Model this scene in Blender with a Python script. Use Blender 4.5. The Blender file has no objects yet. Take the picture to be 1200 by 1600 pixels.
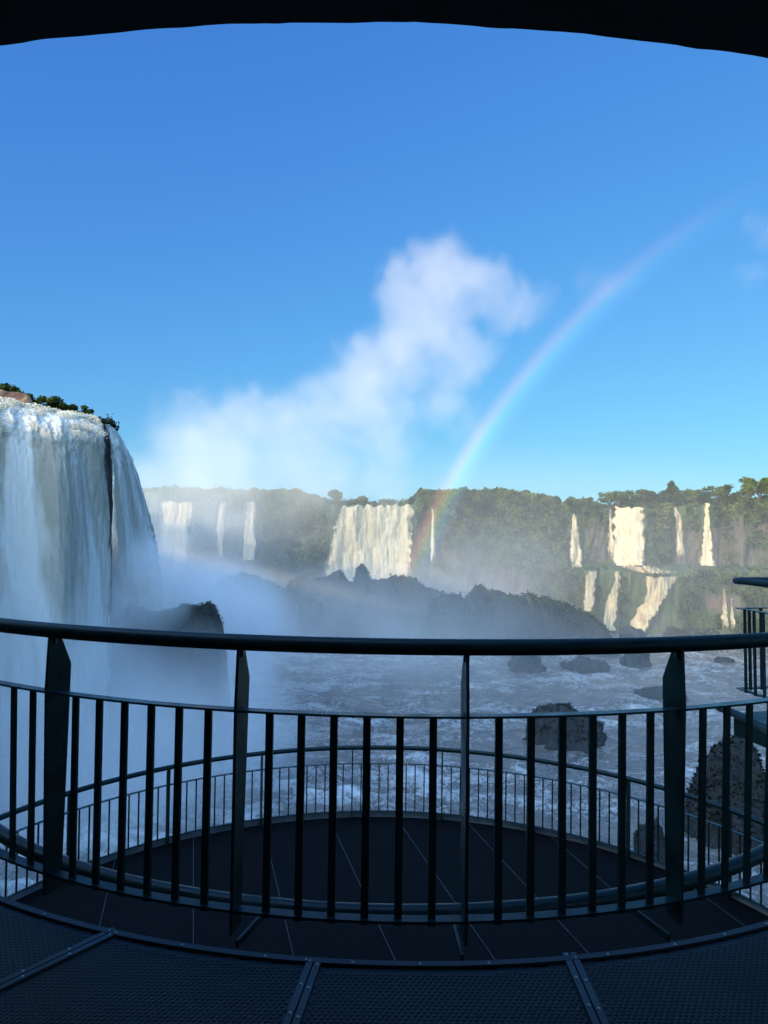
import bpy, bmesh, math, random
import numpy as np
from mathutils import Vector, Matrix, Euler, Quaternion

random.seed(7)
rng = np.random.default_rng(7)
scene = bpy.context.scene
COL = scene.collection
R = math.radians

# ------------------------------------------------------------------ camera numbers
FPX, EYE, PITCH, ROLL = 1150.0, 30.0, R(1.33), R(0.7)

def ray(px, py):
    """world direction seen at a photograph pixel (1200x1600)"""
    u, v = px - 600.0, 800.0 - py
    u, v = u * math.cos(ROLL) - v * math.sin(ROLL), u * math.sin(ROLL) + v * math.cos(ROLL)
    y = FPX * math.cos(PITCH) - v * math.sin(PITCH)
    z = FPX * math.sin(PITCH) + v * math.cos(PITCH)
    return u, y, z

def P(px, py, D):
    u, y, z = ray(px, py)
    return Vector((u * D / y, D, EYE + z * D / y))

def ground_depth(px, py, h):
    u, y, z = ray(px, py)
    return -h / z * y

# ------------------------------------------------------------------ numpy noise
_perm = np.random.default_rng(3).permutation(512)
_perm = np.concatenate([_perm, _perm, _perm[:4]])
_grad = np.random.default_rng(5).normal(size=(512, 3))
_grad /= np.linalg.norm(_grad, axis=1)[:, None]

def noise(x, y, z=0.0):
    x, y, z = np.broadcast_arrays(np.asarray(x, float), np.asarray(y, float), np.asarray(z, float))
    xi, yi, zi = np.floor(x).astype(int), np.floor(y).astype(int), np.floor(z).astype(int)
    xf, yf, zf = x - xi, y - yi, z - zi
    s = lambda t: t * t * t * (t * (t * 6 - 15) + 10)
    u, v, w = s(xf), s(yf), s(zf)
    def g(i, j, k):
        h = _perm[(_perm[(_perm[(xi + i) & 511] + yi + j) & 511] + zi + k) & 511]
        G = _grad[h & 511]
        return G[..., 0] * (xf - i) + G[..., 1] * (yf - j) + G[..., 2] * (zf - k)
    l = lambda a, b, t: a + (b - a) * t
    return 1.5 * l(l(l(g(0,0,0), g(1,0,0), u), l(g(0,1,0), g(1,1,0), u), v),
                   l(l(g(0,0,1), g(1,0,1), u), l(g(0,1,1), g(1,1,1), u), v), w)

def fbm(x, y, z=0.0, o=4, lac=2.03, gain=0.5):
    r = 0; a = 1.0
    x, y, z = np.asarray(x, float), np.asarray(y, float), np.asarray(z, float)
    for i in range(o):
        r = r + a * noise(x + 17.3 * i, y + 9.1 * i, z + 4.7 * i)
        x, y, z, a = x * lac, y * lac, z * lac, a * gain
    return r

def ridge(x, y, z=0.0, o=3):
    r = 0; a = 1.0
    for i in range(o):
        r = r + a * (1 - 2.2 * np.abs(noise(x + 31.7 * i, y + 5.3 * i, z)))
        x, y, z, a = np.asarray(x) * 2.1, np.asarray(y) * 2.1, np.asarray(z) * 2.1, a * 0.5
    return r / 1.75

def sstep(a, b, x):
    t = np.clip((np.asarray(x, float) - a) / (b - a), 0, 1)
    return t * t * (3 - 2 * t)

# ------------------------------------------------------------------ object helpers
def tag(o, label=None, cat=None, group=None, kind=None):
    if label: o['label'] = label
    if cat: o['category'] = cat
    if group: o['group'] = group
    if kind: o['kind'] = kind
    return o

def link(name, me, mat=None, parent=None, smooth=False):
    o = bpy.data.objects.new(name, me)
    COL.objects.link(o)
    if mat: me.materials.append(mat)
    if parent: o.parent = parent
    if smooth and len(me.polygons):
        me.polygons.foreach_set('use_smooth', [True] * len(me.polygons))
    return o

def empty(name, loc, label, cat, group=None):
    o = bpy.data.objects.new(name, None)
    o.empty_display_size = 0.1
    COL.objects.link(o)
    o.location = loc
    return tag(o, label, cat, group)

def np_mesh(name, verts, faces):
    me = bpy.data.meshes.new(name)
    v = np.asarray(verts, np.float32); f = np.asarray(faces, np.int32)
    k = f.shape[1]
    me.vertices.add(len(v)); me.vertices.foreach_set('co', v.ravel())
    me.loops.add(f.size); me.loops.foreach_set('vertex_index', f.ravel())
    me.polygons.add(len(f))
    me.polygons.foreach_set('loop_start', np.arange(len(f), dtype=np.int32) * k)
    me.update(calc_edges=True); me.validate()
    return me

def grid_mesh(name, X, Y, Z, attrs=None, uv=None):
    n, m = X.shape
    v = np.stack([X, Y, Z], -1).reshape(-1, 3)
    i = np.arange(n * m).reshape(n, m)
    f = np.stack([i[:-1, :-1], i[:-1, 1:], i[1:, 1:], i[1:, :-1]], -1).reshape(-1, 4)
    me = np_mesh(name, v, f)
    for k, a in (attrs or {}).items():
        at = me.attributes.new(k, 'FLOAT', 'POINT')
        at.data.foreach_set('value', np.asarray(a, np.float32).ravel())
    if uv is not None:
        ly = me.uv_layers.new(name='UVMap')
        U = np.stack([uv[0], uv[1]], -1).reshape(-1, 2).astype(np.float32)
        idx = np.empty(len(me.loops), np.int32); me.loops.foreach_get('vertex_index', idx)
        ly.data.foreach_set('uv', U[idx].ravel())
    return me

class MB:
    """collects simple solids into one mesh"""
    def __init__(s): s.v = []; s.f = []
    def add(s, vs, fs):
        b = len(s.v); s.v += [tuple(p) for p in vs]; s.f += [tuple(i + b for i in f) for f in fs]
    def box(s, c, sz, M=None):
        x, y, z = sz[0] / 2, sz[1] / 2, sz[2] / 2
        vs = [Vector((a, b, d)) for a in (-x, x) for b in (-y, y) for d in (-z, z)]
        if M is not None: vs = [M @ p for p in vs]
        s.add([p + Vector(c) for p in vs], [(0,1,3,2),(4,6,7,5),(0,4,5,1),(2,3,7,6),(0,2,6,4),(1,5,7,3)])
    def sweep(s, pts, prof, closed=False, caps=True, flip=False):
        """prof: list of (side, up) offsets swept along pts, up = world z"""
        n = len(pts); k = len(prof); rings = []
        for i, p in enumerate(pts):
            a = pts[(i - 1) % n] if (closed or i > 0) else pts[i]
            b = pts[(i + 1) % n] if (closed or i < n - 1) else pts[i]
            t = (Vector(b) - Vector(a)).normalized()
            up = Vector((0, 0, 1)) if abs(t.z) < 0.95 else Vector((0, 1, 0))
            side = t.cross(up).normalized(); u2 = side.cross(t).normalized()
            rings.append([Vector(p) + side * q[0] + u2 * q[1] for q in prof])
        vs = [q for r in rings for q in r]; fs = []
        for i in range(n if closed else n - 1):
            j = (i + 1) % n
            for q in range(k):
                r2 = (q + 1) % k
                fs.append((i*k+q, j*k+q, j*k+r2, i*k+r2))
        if caps and not closed:
            fs.append(tuple(range(k - 1, -1, -1))); fs.append(tuple((n-1)*k + q for q in range(k)))
        s.add(vs, fs)
    def tube(s, pts, r, seg=14, closed=False):
        s.sweep(pts, [(r*math.cos(a), r*math.sin(a)) for a in (2*math.pi*i/seg for i in range(seg))], closed)
    def taper(s, pts, rs, seg=7):
        n = len(pts); vs = []; fs = []
        for i, p in enumerate(pts):
            a = pts[max(i-1,0)]; b = pts[min(i+1,n-1)]
            t = (Vector(b)-Vector(a)).normalized()
            up = Vector((0,0,1)) if abs(t.z) < 0.9 else Vector((0,1,0))
            sd = t.cross(up).normalized(); u2 = sd.cross(t)
            vs += [Vector(p) + (sd*math.cos(w) + u2*math.sin(w))*rs[i] for w in (2*math.pi*q/seg for q in range(seg))]
        for i in range(n-1):
            for q in range(seg):
                r2 = (q+1) % seg
                fs.append((i*seg+q, i*seg+r2, (i+1)*seg+r2, (i+1)*seg+q))
        s.add(vs, fs)
    def mesh(s, name):
        me = bpy.data.meshes.new(name); me.from_pydata(s.v, [], s.f); me.update(); return me
    def build(s, name, mat, parent=None, smooth=False):
        o = link(name, s.mesh(name), mat, parent, smooth)
        bm = bmesh.new(); bm.from_mesh(o.data); bmesh.ops.recalc_face_normals(bm, faces=bm.faces); bm.to_mesh(o.data); bm.free()
        return o

# ------------------------------------------------------------------ material helpers
class NT:
    def __init__(s, name, world=False):
        if world:
            s.m = bpy.data.worlds.new(name); s.m.use_nodes = True
        else:
            s.m = bpy.data.materials.new(name); s.m.use_nodes = True
        s.t = s.m.node_tree; s.t.nodes.clear()
    def n(s, typ, ins=None, **kw):
        nd = s.t.nodes.new(typ)
        for k, v in kw.items(): setattr(nd, k, v)
        for k, v in (ins or {}).items():
            sk = nd.inputs[k]
            if hasattr(v, 'links') or isinstance(v, bpy.types.NodeSocket): s.t.links.new(v, sk)
            else: sk.default_value = v
        return nd
    def math(s, op, a, b=None, c=None, clamp=False):
        nd = s.t.nodes.new('ShaderNodeMath'); nd.operation = op; nd.use_clamp = clamp
        for i, v in enumerate((a, b, c)):
            if v is None: continue
            if isinstance(v, bpy.types.NodeSocket): s.t.links.new(v, nd.inputs[i])
            else: nd.inputs[i].default_value = v
        return nd.outputs[0]
    def vmath(s, op, a, b=None, out=0):
        nd = s.t.nodes.new('ShaderNodeVectorMath'); nd.operation = op
        for i, v in enumerate((a, b)):
            if v is None: continue
            if isinstance(v, bpy.types.NodeSocket): s.t.links.new(v, nd.inputs[i])
            else: nd.inputs[i].default_value = v
        return nd.outputs[out]
    def ramp(s, fac, stops, interp='LINEAR'):
        nd = s.t.nodes.new('ShaderNodeValToRGB'); cr = nd.color_ramp; cr.interpolation = interp
        while len(cr.elements) > 1: cr.elements.remove(cr.elements[-1])
        cr.elements[0].position = stops[0][0]
        c0 = stops[0][1]; cr.elements[0].color = (*c0, 1) if len(c0) == 3 else c0
        for p, c in stops[1:]:
            e = cr.elements.new(p); e.color = (*c, 1) if len(c) == 3 else c
        s.t.links.new(fac, nd.inputs[0]); return nd.outputs[0]
    def mr(s, v, a, b, c=0.0, d=1.0, smooth=False):
        nd = s.t.nodes.new('ShaderNodeMapRange'); nd.interpolation_type = 'SMOOTHSTEP' if smooth else 'LINEAR'
        s.t.links.new(v, nd.inputs[0])
        for i, q in enumerate((a, b, c, d)): nd.inputs[i+1].default_value = q
        return nd.outputs[0]
    def mix(s, f, a, b, blend='MIX'):
        nd = s.t.nodes.new('ShaderNodeMix'); nd.data_type = 'RGBA'; nd.blend_type = blend
        for k, v in ((0, f), (6, a), (7, b)):
            if isinstance(v, bpy.types.NodeSocket): s.t.links.new(v, nd.inputs[k])
            elif k == 0: nd.inputs[k].default_value = v
            else: nd.inputs[k].default_value = (*v, 1) if len(v) == 3 else v
        return nd.outputs[2]
    def noise(s, vec, scale, detail=4, rough=0.55, dist=0.0):
        nd = s.n('ShaderNodeTexNoise', {'Scale': scale, 'Detail': detail, 'Roughness': rough, 'Distortion': dist})
        if vec is not None: s.t.links.new(vec, nd.inputs['Vector'])
        return nd.outputs[0]
    def pos(s): return s.n('ShaderNodeNewGeometry').outputs['Position']
    def obj(s): return s.n('ShaderNodeTexCoord').outputs['Object']
    def scale(s, vec, v): return s.vmath('MULTIPLY', vec, v)
    def attr(s, name): return s.n('ShaderNodeAttribute', attribute_name=name).outputs['Fac']
    def bump(s, h, strength, dist): return s.n('ShaderNodeBump', {'Height': h, 'Strength': strength, 'Distance': dist}).outputs[0]
    def bsdf(s, col, rough=0.6, normal=None, **kw):
        nd = s.n('ShaderNodeBsdfPrincipled')
        def put(k, v):
            if isinstance(v, bpy.types.NodeSocket): s.t.links.new(v, nd.inputs[k])
            else: nd.inputs[k].default_value = v
        put('Base Color', col if isinstance(col, bpy.types.NodeSocket) else (*col, 1)); put('Roughness', rough)
        if normal is not None: put('Normal', normal)
        for k, v in kw.items(): put(k.replace('_', ' '), v)
        return nd.outputs[0]
    def out(s, surf=None, vol=None):
        o = s.n('ShaderNodeOutputMaterial')
        if surf is not None: s.t.links.new(surf, o.inputs['Surface'])
        if vol is not None: s.t.links.new(vol, o.inputs['Volume'])
        return s.m

# ---- steel
def m_steel(name, c, rough=0.38):
    t = NT(name); p = t.pos()
    n1 = t.noise(p, 9, 5); n2 = t.noise(p, 90, 3)
    col = t.mix(t.mr(n1, .35, .7), c, tuple(q*1.7+.003 for q in c))
    col = t.mix(t.mr(n2, .66, .74), col, (.06,.055,.045))
    return t.out(t.bsdf(col, t.mr(n1, .3, .7, rough-.08, rough+.2), t.bump(n2, .12, .002), Specular_IOR_Level=.25))
M_STEEL = m_steel('green_painted_steel', (.002,.013,.012))
M_TUBE = m_steel('teal_painted_tube', (.002,.013,.013), .33)
M_RAILTOP = m_steel('worn_steel_flat', (.008,.022,.026), .25)

def m_rubber():
    t = NT('black_rubber'); p = t.pos()
    n1 = t.noise(p, 3.2, 5); n2 = t.noise(p, 120, 2)
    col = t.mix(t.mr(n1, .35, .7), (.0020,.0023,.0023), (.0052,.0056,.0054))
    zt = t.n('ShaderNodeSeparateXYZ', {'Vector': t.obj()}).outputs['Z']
    col = t.mix(t.mr(zt, .0014, .0021), col, t.mix(t.mr(n1, .35, .7), (.006,.007,.007), (.020,.022,.021)))  # raised stud tops painted lighter, for wear and the light they catch
    return t.out(t.bsdf(col, t.mr(n1, .3, .7, .38, .6), t.bump(n2, .2, .001), Specular_IOR_Level=.3))
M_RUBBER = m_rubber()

def m_simple(name, a, b, sc, rough, bs=.3, bd=.01, **kw):
    t = NT(name); p = t.pos(); n = t.noise(p, sc, 6)
    return t.out(t.bsdf(t.mix(t.mr(n, .3, .7), a, b), rough, t.bump(t.noise(p, sc*4, 4), bs, bd), **kw))
M_TRIM = m_simple('dark_trim', (.006,.008,.010), (.016,.017,.018), 14, .42, .2, .003)
M_EDGE = m_simple('brown_black_trim', (.006,.0045,.004), (.013,.009,.008), 14, .5, .2, .003)
M_SCREW = m_simple('screw_steel', (.28,.30,.32), (.42,.44,.46), 60, .3, Metallic=.9)
M_ROOF = m_simple('dark_roof', (.012,.015,.019), (.018,.021,.025), 3, .9, .08, .01)
M_TOE = m_simple('pale_toe_board', (.10,.11,.12), (.22,.23,.24), 5, .5)
M_JOINT = m_simple('joint_metal', (.012,.012,.013), (.04,.04,.04), 5, .5)

def m_grating():
    t = NT('black_grating'); p = t.pos()
    rot = t.n('ShaderNodeVectorRotate', {'Vector': p, 'Angle': R(-14.5)}, rotation_type='Z_AXIS').outputs[0]
    sp = t.n('ShaderNodeSeparateXYZ', {'Vector': rot})
    w = t.math('SINE', t.math('MULTIPLY', sp.outputs['Y'], 2*math.pi/.034))
    n = t.noise(p, 1.7, 5)
    col = t.mix(t.mr(w, .35, .8), (.0010,.0010,.0013), t.mix(t.mr(n, .35, .7), (.0022,.0022,.0026), (.0055,.0052,.0058)))
    return t.out(t.bsdf(col, t.mr(w, .2, .9, .95, .7), t.bump(w, .25, .003), Specular_IOR_Level=.12))
M_GRATE = m_grating()

# ---- nature
def m_rock(name, a, b, moss, mossy=.5):
    t = NT(name); p = t.pos(); n = t.noise(p, .35, 8, .62); n2 = t.noise(p, 1.6, 8, .65)
    nz = t.n('ShaderNodeSeparateXYZ', {'Vector': t.n('ShaderNodeNewGeometry').outputs['Normal']}).outputs['Z']
    col = t.mix(t.mr(n2, .35, .68), a, b)
    f = t.mr(t.math('ADD', t.math('MULTIPLY', nz, .35), n), .78-mossy*.5, .98-mossy*.5)
    col = t.mix(f, col, t.mix(t.mr(n2, .3, .7), moss, tuple(q*1.8 for q in moss)))
    return t.out(t.bsdf(col, .75, t.bump(n2, .9, .5)))
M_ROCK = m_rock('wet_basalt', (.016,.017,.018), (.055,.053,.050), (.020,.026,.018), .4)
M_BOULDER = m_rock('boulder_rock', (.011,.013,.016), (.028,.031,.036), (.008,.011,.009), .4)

def m_cliff():
    t = NT('cliff_rock'); p = t.pos()
    st = t.scale(p, (1, 1, .28))
    n = t.noise(st, .22, 8, .6); n2 = t.noise(st, 1.1, 8, .65); n3 = t.noise(p, .09, 3)
    rock = t.mix(t.mr(n2, .34, .66), (.055,.052,.040), (.15,.135,.105))
    red = t.attr('red')
    rock = t.mix(t.math('MULTIPLY', red, t.mr(n2, .3, .55)), rock, (.17,.105,.075))
    veg = t.mr(t.math('ADD', t.attr('veg'), t.math('SUBTRACT', t.math('MULTIPLY', n, 1.6), .8)), .3, .62)
    green = t.mix(t.mr(n2, .3, .7), (.042,.065,.020), (.11,.145,.045))
    col = t.mix(veg, rock, green)
    return t.out(t.bsdf(col, .85, t.bump(n2, .9, 1.2)))
M_CLIFF = m_cliff()
M_SOIL = m_rock('plateau_soil', (.05,.05,.03), (.09,.07,.05), (.03,.05,.018), .9)

def m_leaf(name, cols, trans=.25):
    t = NT(name)
    rnd = t.n('ShaderNodeNewGeometry').outputs['Random Per Island']
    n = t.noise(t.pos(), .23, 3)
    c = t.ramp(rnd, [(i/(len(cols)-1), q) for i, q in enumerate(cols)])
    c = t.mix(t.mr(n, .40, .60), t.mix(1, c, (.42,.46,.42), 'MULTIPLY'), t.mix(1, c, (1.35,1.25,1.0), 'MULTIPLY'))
    d = t.n('ShaderNodeBsdfDiffuse', {'Color': c}).outputs[0]
    tr = t.n('ShaderNodeBsdfTranslucent', {'Color': c}).outputs[0]
    return t.out(t.n('ShaderNodeMixShader', {0: trans, 1: d, 2: tr}).outputs[0])
M_LEAF = m_leaf('leaves', [(.032,.052,.018), (.065,.098,.028), (.10,.135,.04), (.15,.17,.06)])
M_LEAF_D = m_leaf('dark_leaves', [(.02,.035,.013), (.05,.08,.025), (.10,.13,.05)])
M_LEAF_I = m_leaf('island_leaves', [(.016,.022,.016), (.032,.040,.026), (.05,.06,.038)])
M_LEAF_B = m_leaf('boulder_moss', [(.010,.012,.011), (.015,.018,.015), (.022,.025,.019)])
M_BARK = m_simple('bark', (.05,.04,.03), (.13,.11,.09), 5, .9)

def m_river():
    t = NT('river_water'); p = t.pos()
    foam = t.attr('foam')
    warp = t.noise(p, .25, 3)
    pw = t.vmath('ADD', p, t.n('ShaderNodeTexNoise', {'Vector': p, 'Scale': .5, 'Detail': 3.0}).outputs[1])
    pw = t.scale(pw, (1, .75, 1))
    n1 = t.noise(pw, 1.0, 7, .62, .8); n2 = t.noise(pw, 3.2, 6, .65, 1.2)
    web = t.math('SUBTRACT', 1, t.math('MULTIPLY', t.math('ABSOLUTE', t.math('SUBTRACT', n1, .5)), 9))
    web2 = t.math('SUBTRACT', 1, t.math('MULTIPLY', t.math('ABSOLUTE', t.math('SUBTRACT', n2, .5)), 8))
    f = t.math('ADD', foam, t.math('MULTIPLY', t.math('MAXIMUM', web, 0.0), .42))
    f = t.math('ADD', f, t.math('MULTIPLY', t.math('MAXIMUM', web2, 0.0), .13))
    f = t.mr(f, .53, 1.30)
    base = t.mix(t.mr(warp, .3, .7), (.105,.097,.088), (.175,.162,.145))
    col = t.mix(f, base, (.62,.62,.61))
    h = t.math('ADD', t.math('MULTIPLY', n1, .6), t.math('MULTIPLY', n2, .3))
    return t.out(t.bsdf(col, t.mr(f, 0, 1, .22, .75), t.bump(h, .8, .5)))
M_RIVER = m_river()

def m_fall(name, dark, light, su, sv, lo=.3, hi=.8, edge=False, bumpd=.4, trans=0):
    t = NT(name)
    uv = t.n('ShaderNodeUVMap', uv_map='UVMap').outputs[0]
    s1 = t.scale(uv, (su, sv, 1)); s2 = t.scale(uv, (su*3.7, sv*4.5, 1))
    n1 = t.noise(s1, 1, 6, .6, .5); n2 = t.noise(s2, 1, 6, .7, .6)
    n3 = t.noise(t.scale(uv, (su*4.2, sv*14, 1)), 1, 5, .75, .3)
    h = t.math('ADD', t.math('ADD', t.math('MULTIPLY', n1, .45), t.math('MULTIPLY', n2, .3)), t.math('MULTIPLY', n3, .25))
    f = t.mr(t.math('ADD', h, t.attr('foam')), lo, hi)
    col = t.mix(f, dark, light)
    b = t.bsdf(col, .8, t.bump(h, .8, bumpd))
    if trans: b = t.n('ShaderNodeMixShader', {0: trans, 1: b, 2: t.n('ShaderNodeBsdfTranslucent', {'Color': col}).outputs[0]}).outputs[0]
    if edge:
        a = t.mr(t.math('ADD', t.attr('dens'), t.math('MULTIPLY', t.math('SUBTRACT', h, .5), 3.2)), .32, .72)
        tr = t.n('ShaderNodeBsdfTransparent').outputs[0]
        b = t.n('ShaderNodeMixShader', {0: a, 1: tr, 2: b}).outputs[0]
    return t.out(b)
M_NEARFALL = m_fall('near_white_water', (.44,.42,.35), (.87,.86,.82), 1.6, .30, .58, 1.08, True, .05, trans=.35)
M_FARFALL = m_fall('far_muddy_white_water', (.34,.25,.135), (.68,.56,.36), 1.0, .14, .42, .70, True, .5)

def m_mist(name, dens, nscale, lo, hi, col=(.995,.995,.995), power=1.3, flat=0.0, aniso=0.0):
    """soft lump of mist: density falls from the middle of the object outwards, broken by noise"""
    t = NT(name)
    o = t.obj(); r = t.vmath('LENGTH', o, out=1)
    fall = t.math('POWER', t.math('SUBTRACT', 1, t.math('MULTIPLY', r, r), clamp=True), power)
    n = t.noise(t.pos(), nscale, 4, .58, .3)
    d = t.math('MULTIPLY', t.math('MULTIPLY', fall, t.mr(n, lo, hi, flat, 1)), dens)
    v = t.n('ShaderNodeVolumeScatter', {'Color': (*col, 1), 'Density': d, 'Anisotropy': aniso}).outputs[0]
    return t.out(vol=v)

# ------------------------------------------------------------------ world, sun, camera
SUN_AZ, SUN_EL = R(-137.5), R(15.5)      # azimuth measured from +Y towards +X
w = NT('World', True); scene.world = w.m
sky = w.n('ShaderNodeTexSky', sky_type='NISHITA', sun_disc=False, sun_elevation=SUN_EL, sun_rotation=SUN_AZ,
          altitude=200, air_density=1.0, dust_density=.6, ozone_density=2.2)
# physical sky graded channel by channel to the deep saturated blue of the photograph
SKY_S = 0.13
sc_ = w.vmath('MULTIPLY', sky.outputs[0], (SKY_S, SKY_S, SKY_S))
sx = w.n('ShaderNodeSeparateXYZ', {'Vector': sc_})
ch = [w.math('MULTIPLY', w.math('POWER', w.math('MAXIMUM', sx.outputs[i], 0.0), p_), g_/SKY_S) for i, (p_, g_) in enumerate(((.92,.47),(.735,.83),(.36,1.05)))]
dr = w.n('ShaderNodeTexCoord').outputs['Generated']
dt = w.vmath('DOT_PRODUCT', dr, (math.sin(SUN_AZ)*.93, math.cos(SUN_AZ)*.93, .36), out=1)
gl = w.mr(dt, .0, .75, 0.0, 1.0, smooth=True)      # added sky brightness round the sun, out of view, to light the shaded gorge
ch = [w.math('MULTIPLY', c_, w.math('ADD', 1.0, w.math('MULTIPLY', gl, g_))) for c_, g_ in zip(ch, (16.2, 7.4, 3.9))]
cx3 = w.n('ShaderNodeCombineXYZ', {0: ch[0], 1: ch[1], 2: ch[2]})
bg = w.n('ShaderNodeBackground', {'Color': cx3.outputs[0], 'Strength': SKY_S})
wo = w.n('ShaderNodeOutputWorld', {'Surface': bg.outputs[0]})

sl = bpy.data.lights.new('sun', 'SUN'); sl.energy = 3.4; sl.angle = R(.53); sl.color = (1, .79, .52)
so = bpy.data.objects.new('sun', sl); COL.objects.link(so)
sdir = Vector((math.sin(SUN_AZ)*math.cos(SUN_EL), math.cos(SUN_AZ)*math.cos(SUN_EL), math.sin(SUN_EL)))
so.rotation_euler = sdir.to_track_quat('Z', 'Y').to_euler(); so.location = (-30, -30, 90)

cd = bpy.data.cameras.new('camera'); cam = bpy.data.objects.new('camera', cd); COL.objects.link(cam)
cd.sensor_fit = 'VERTICAL'; cd.sensor_height = 36; cd.lens = FPX / 1600 * 36
cd.clip_start = .05; cd.clip_end = 20000
cam.location = (0, 0, EYE)
cam.matrix_world = Matrix.Translation((0, 0, EYE)) @ Matrix.Rotation(R(90) + PITCH, 4, 'X') @ Matrix.Rotation(ROLL, 4, 'Z')
scene.camera = cam
scene.view_settings.view_transform = 'Standard'; scene.view_settings.look = 'None'
scene.view_settings.exposure = 0
cy = scene.cycles
cy.max_bounces = 6; cy.diffuse_bounces = 3; cy.glossy_bounces = 3; cy.transparent_max_bounces = 24
cy.volume_bounces = 4; cy.volume_step_rate = 1.0; cy.volume_max_steps = 256
cy.use_denoising = True

# ================================================================== THE VIEWING PLATFORM
def ring(cx, cyy, rad, h, a0, a1, n):
    """points on a horizontal circle; angle 0 = the side towards the viewer"""
    return [Vector((cx + rad*math.sin(a), cyy - rad*math.cos(a), EYE - h)) for a in (R(a0) + (R(a1)-R(a0))*i/n for i in range(n+1))]
RC = (.09, 5.58)
# the real curves were measured one by one from the photograph: near handrail circle blends into the ring
def hand_rad(a):
    # distance from RC of the handrail circle (centre .2,6.2 radius 3.69) near the viewer
    cx, cyy, rr = .12, 6.02, 3.47
    dx, dy = math.sin(a), -math.cos(a)
    ox, oy = RC[0]-cx, RC[1]-cyy
    b = ox*dx + oy*dy; c = ox*ox + oy*oy - rr*rr
    t1 = -b + math.sqrt(b*b - c)
    w_ = min(1, max(0, (abs(a) - R(32)) / R(45))); w_ = w_*w_*(3-2*w_)
    return t1*(1-w_) + 3.02*w_
def rail_pt(a, h, extra=0.0, kind='hand'):
    r0 = hand_rad(a)
    if kind == 'bar': r0 = 3.05
    elif kind == 'mid': r0 = (hand_rad(a) + 3.05*1.0)/2
    return Vector((RC[0] + (r0+extra)*math.sin(a), RC[1] - (r0+extra)*math.cos(a), EYE - h))
A0, A1 = R(-86), R(104)
arc = [A0 + (A1-A0)*i/150 for i in range(151)]
H_HAND, H_TOP, H_BOT, H_FLOOR = .405, .64, 1.325, 1.55

rail = empty('railing', (RC[0], RC[1]-3.05, EYE-H_FLOOR), 'dark green steel railing curving across the foreground at the edge of the near deck', 'railing')
def child_build(mb, name, mat, parent, smooth=False):
    loc = Vector(parent.location)
    mb.v = [tuple(Vector(p) - loc) for p in mb.v]
    return mb.build(name, mat, parent, smooth)

def radial(a): return Vector((math.sin(a), -math.cos(a), 0))   # outward, towards the deck
end_a = A1
def end_line(h, kind, n=6, length=1.5):
    p = rail_pt(end_a, h, 0, kind); d = radial(end_a)
    return [p + d*(length*i/n) for i in range(1, n+1)]
mb = MB(); pts = [rail_pt(a, H_HAND, 0) for a in arc]
p0, p1 = pts[-1], pts[-1] + radial(end_a)*.12
pts2 = pts[:-1] + [pts[-1] + Vector((0, 0, 0))] + [pts[-1] + radial(end_a)*.06 + (pts[-1]-pts[-2]).normalized()*.035] + end_line(H_HAND, 'hand')
mb.tube(pts2, .0285, 18)
child_build(mb, 'handrail', M_STEEL, rail, True)
mb = MB(); fl = [(-.021,-.004),(.021,-.004),(.021,.004),(-.021,.004)]
mb.sweep([rail_pt(a, H_TOP, 0, 'mid') for a in arc] + end_line(H_TOP, 'mid'), fl)
child_build(mb, 'top_rail', M_RAILTOP, rail)
mb = MB(); fl = [(-.022,-.005),(.022,-.005),(.022,.005),(-.022,.005)]
mb.sweep([rail_pt(a, H_BOT, 0, 'bar') for a in arc] + end_line(H_BOT, 'bar'), fl)
child_build(mb, 'bottom_rail', M_TUBE, rail)

def baluster(parent, a, top, bot, w_, t_, mat, name='baluster'):
    mb = MB()
    d = radial(a); s_ = Vector((-d.y, d.x, 0))
    vs = []
    for p in (bot, top):
        for q, e in ((-1,-1),(1,-1),(1,1),(-1,1)): vs.append(p + s_*(q*w_/2) + d*(e*t_/2))
    mb.add(vs, [(0,1,5,4),(1,2,6,5),(2,3,7,6),(3,0,4,7),(4,5,6,7),(3,2,1,0)])
    return child_build(mb, name, mat, parent)

post0 = R(3.8)
k = -42
while True:
    a = post0 + R(15/7)*k
    if a > A1 - R(.5): break
    if a > A0:
        if k % 7 == 0:      # radial plate post, tapered to the handrail
            mb = MB(); d = radial(a); s_ = Vector((-d.y, d.x, 0))
            base = rail_pt(a, 0, 0, 'bar'); base.z = 0
            hp = rail_pt(a, H_HAND, 0); hp.z = 0
            def pp(off, h, sd, b=base): q = b + d*off + s_*sd; return Vector((q.x, q.y, EYE-h))
            prof = [(-.046, 1.40), (.030, 1.40), (.036, H_TOP-.02), (.036, H_HAND+.015), (-.012, H_HAND+.015), (-.065, H_TOP-.10)]
            # lean the top so that it meets the handrail
            top_off = (hp - base).dot(d)
            pr = []
            for off, h in prof:
                tt = 1 - min(1, max(0, (h-H_HAND)/(H_BOT-H_HAND)))
                pr.append((off + top_off*tt - (.012 if h < H_TOP-.05 else 0), h))
            vs = [pp(o_, h_, -.0055) for o_, h_ in pr] + [pp(o_, h_, .0055) for o_, h_ in pr]
            n_ = len(pr)
            mb.add(vs, [tuple(range(n_)), tuple(range(2*n_-1, n_-1, -1))] + [(i, i+n_, (i+1) % n_ + n_, (i+1) % n_) for i in range(n_)])
            po = child_build(mb, 'post', M_TUBE, rail)
            mbb = MB()
            q = hp + d*(.0); q.z = EYE-H_HAND-.035
            mbb.box(q, (.02, .02, .03))
            child_build(mbb, 'bracket', M_STEEL, rail)
        else:
            baluster(rail, a, rail_pt(a, H_TOP+.004, 0, 'mid'), rail_pt(a, H_BOT+.018, -.0, 'bar'), .026, .012, M_STEEL)
    k += 1
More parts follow.
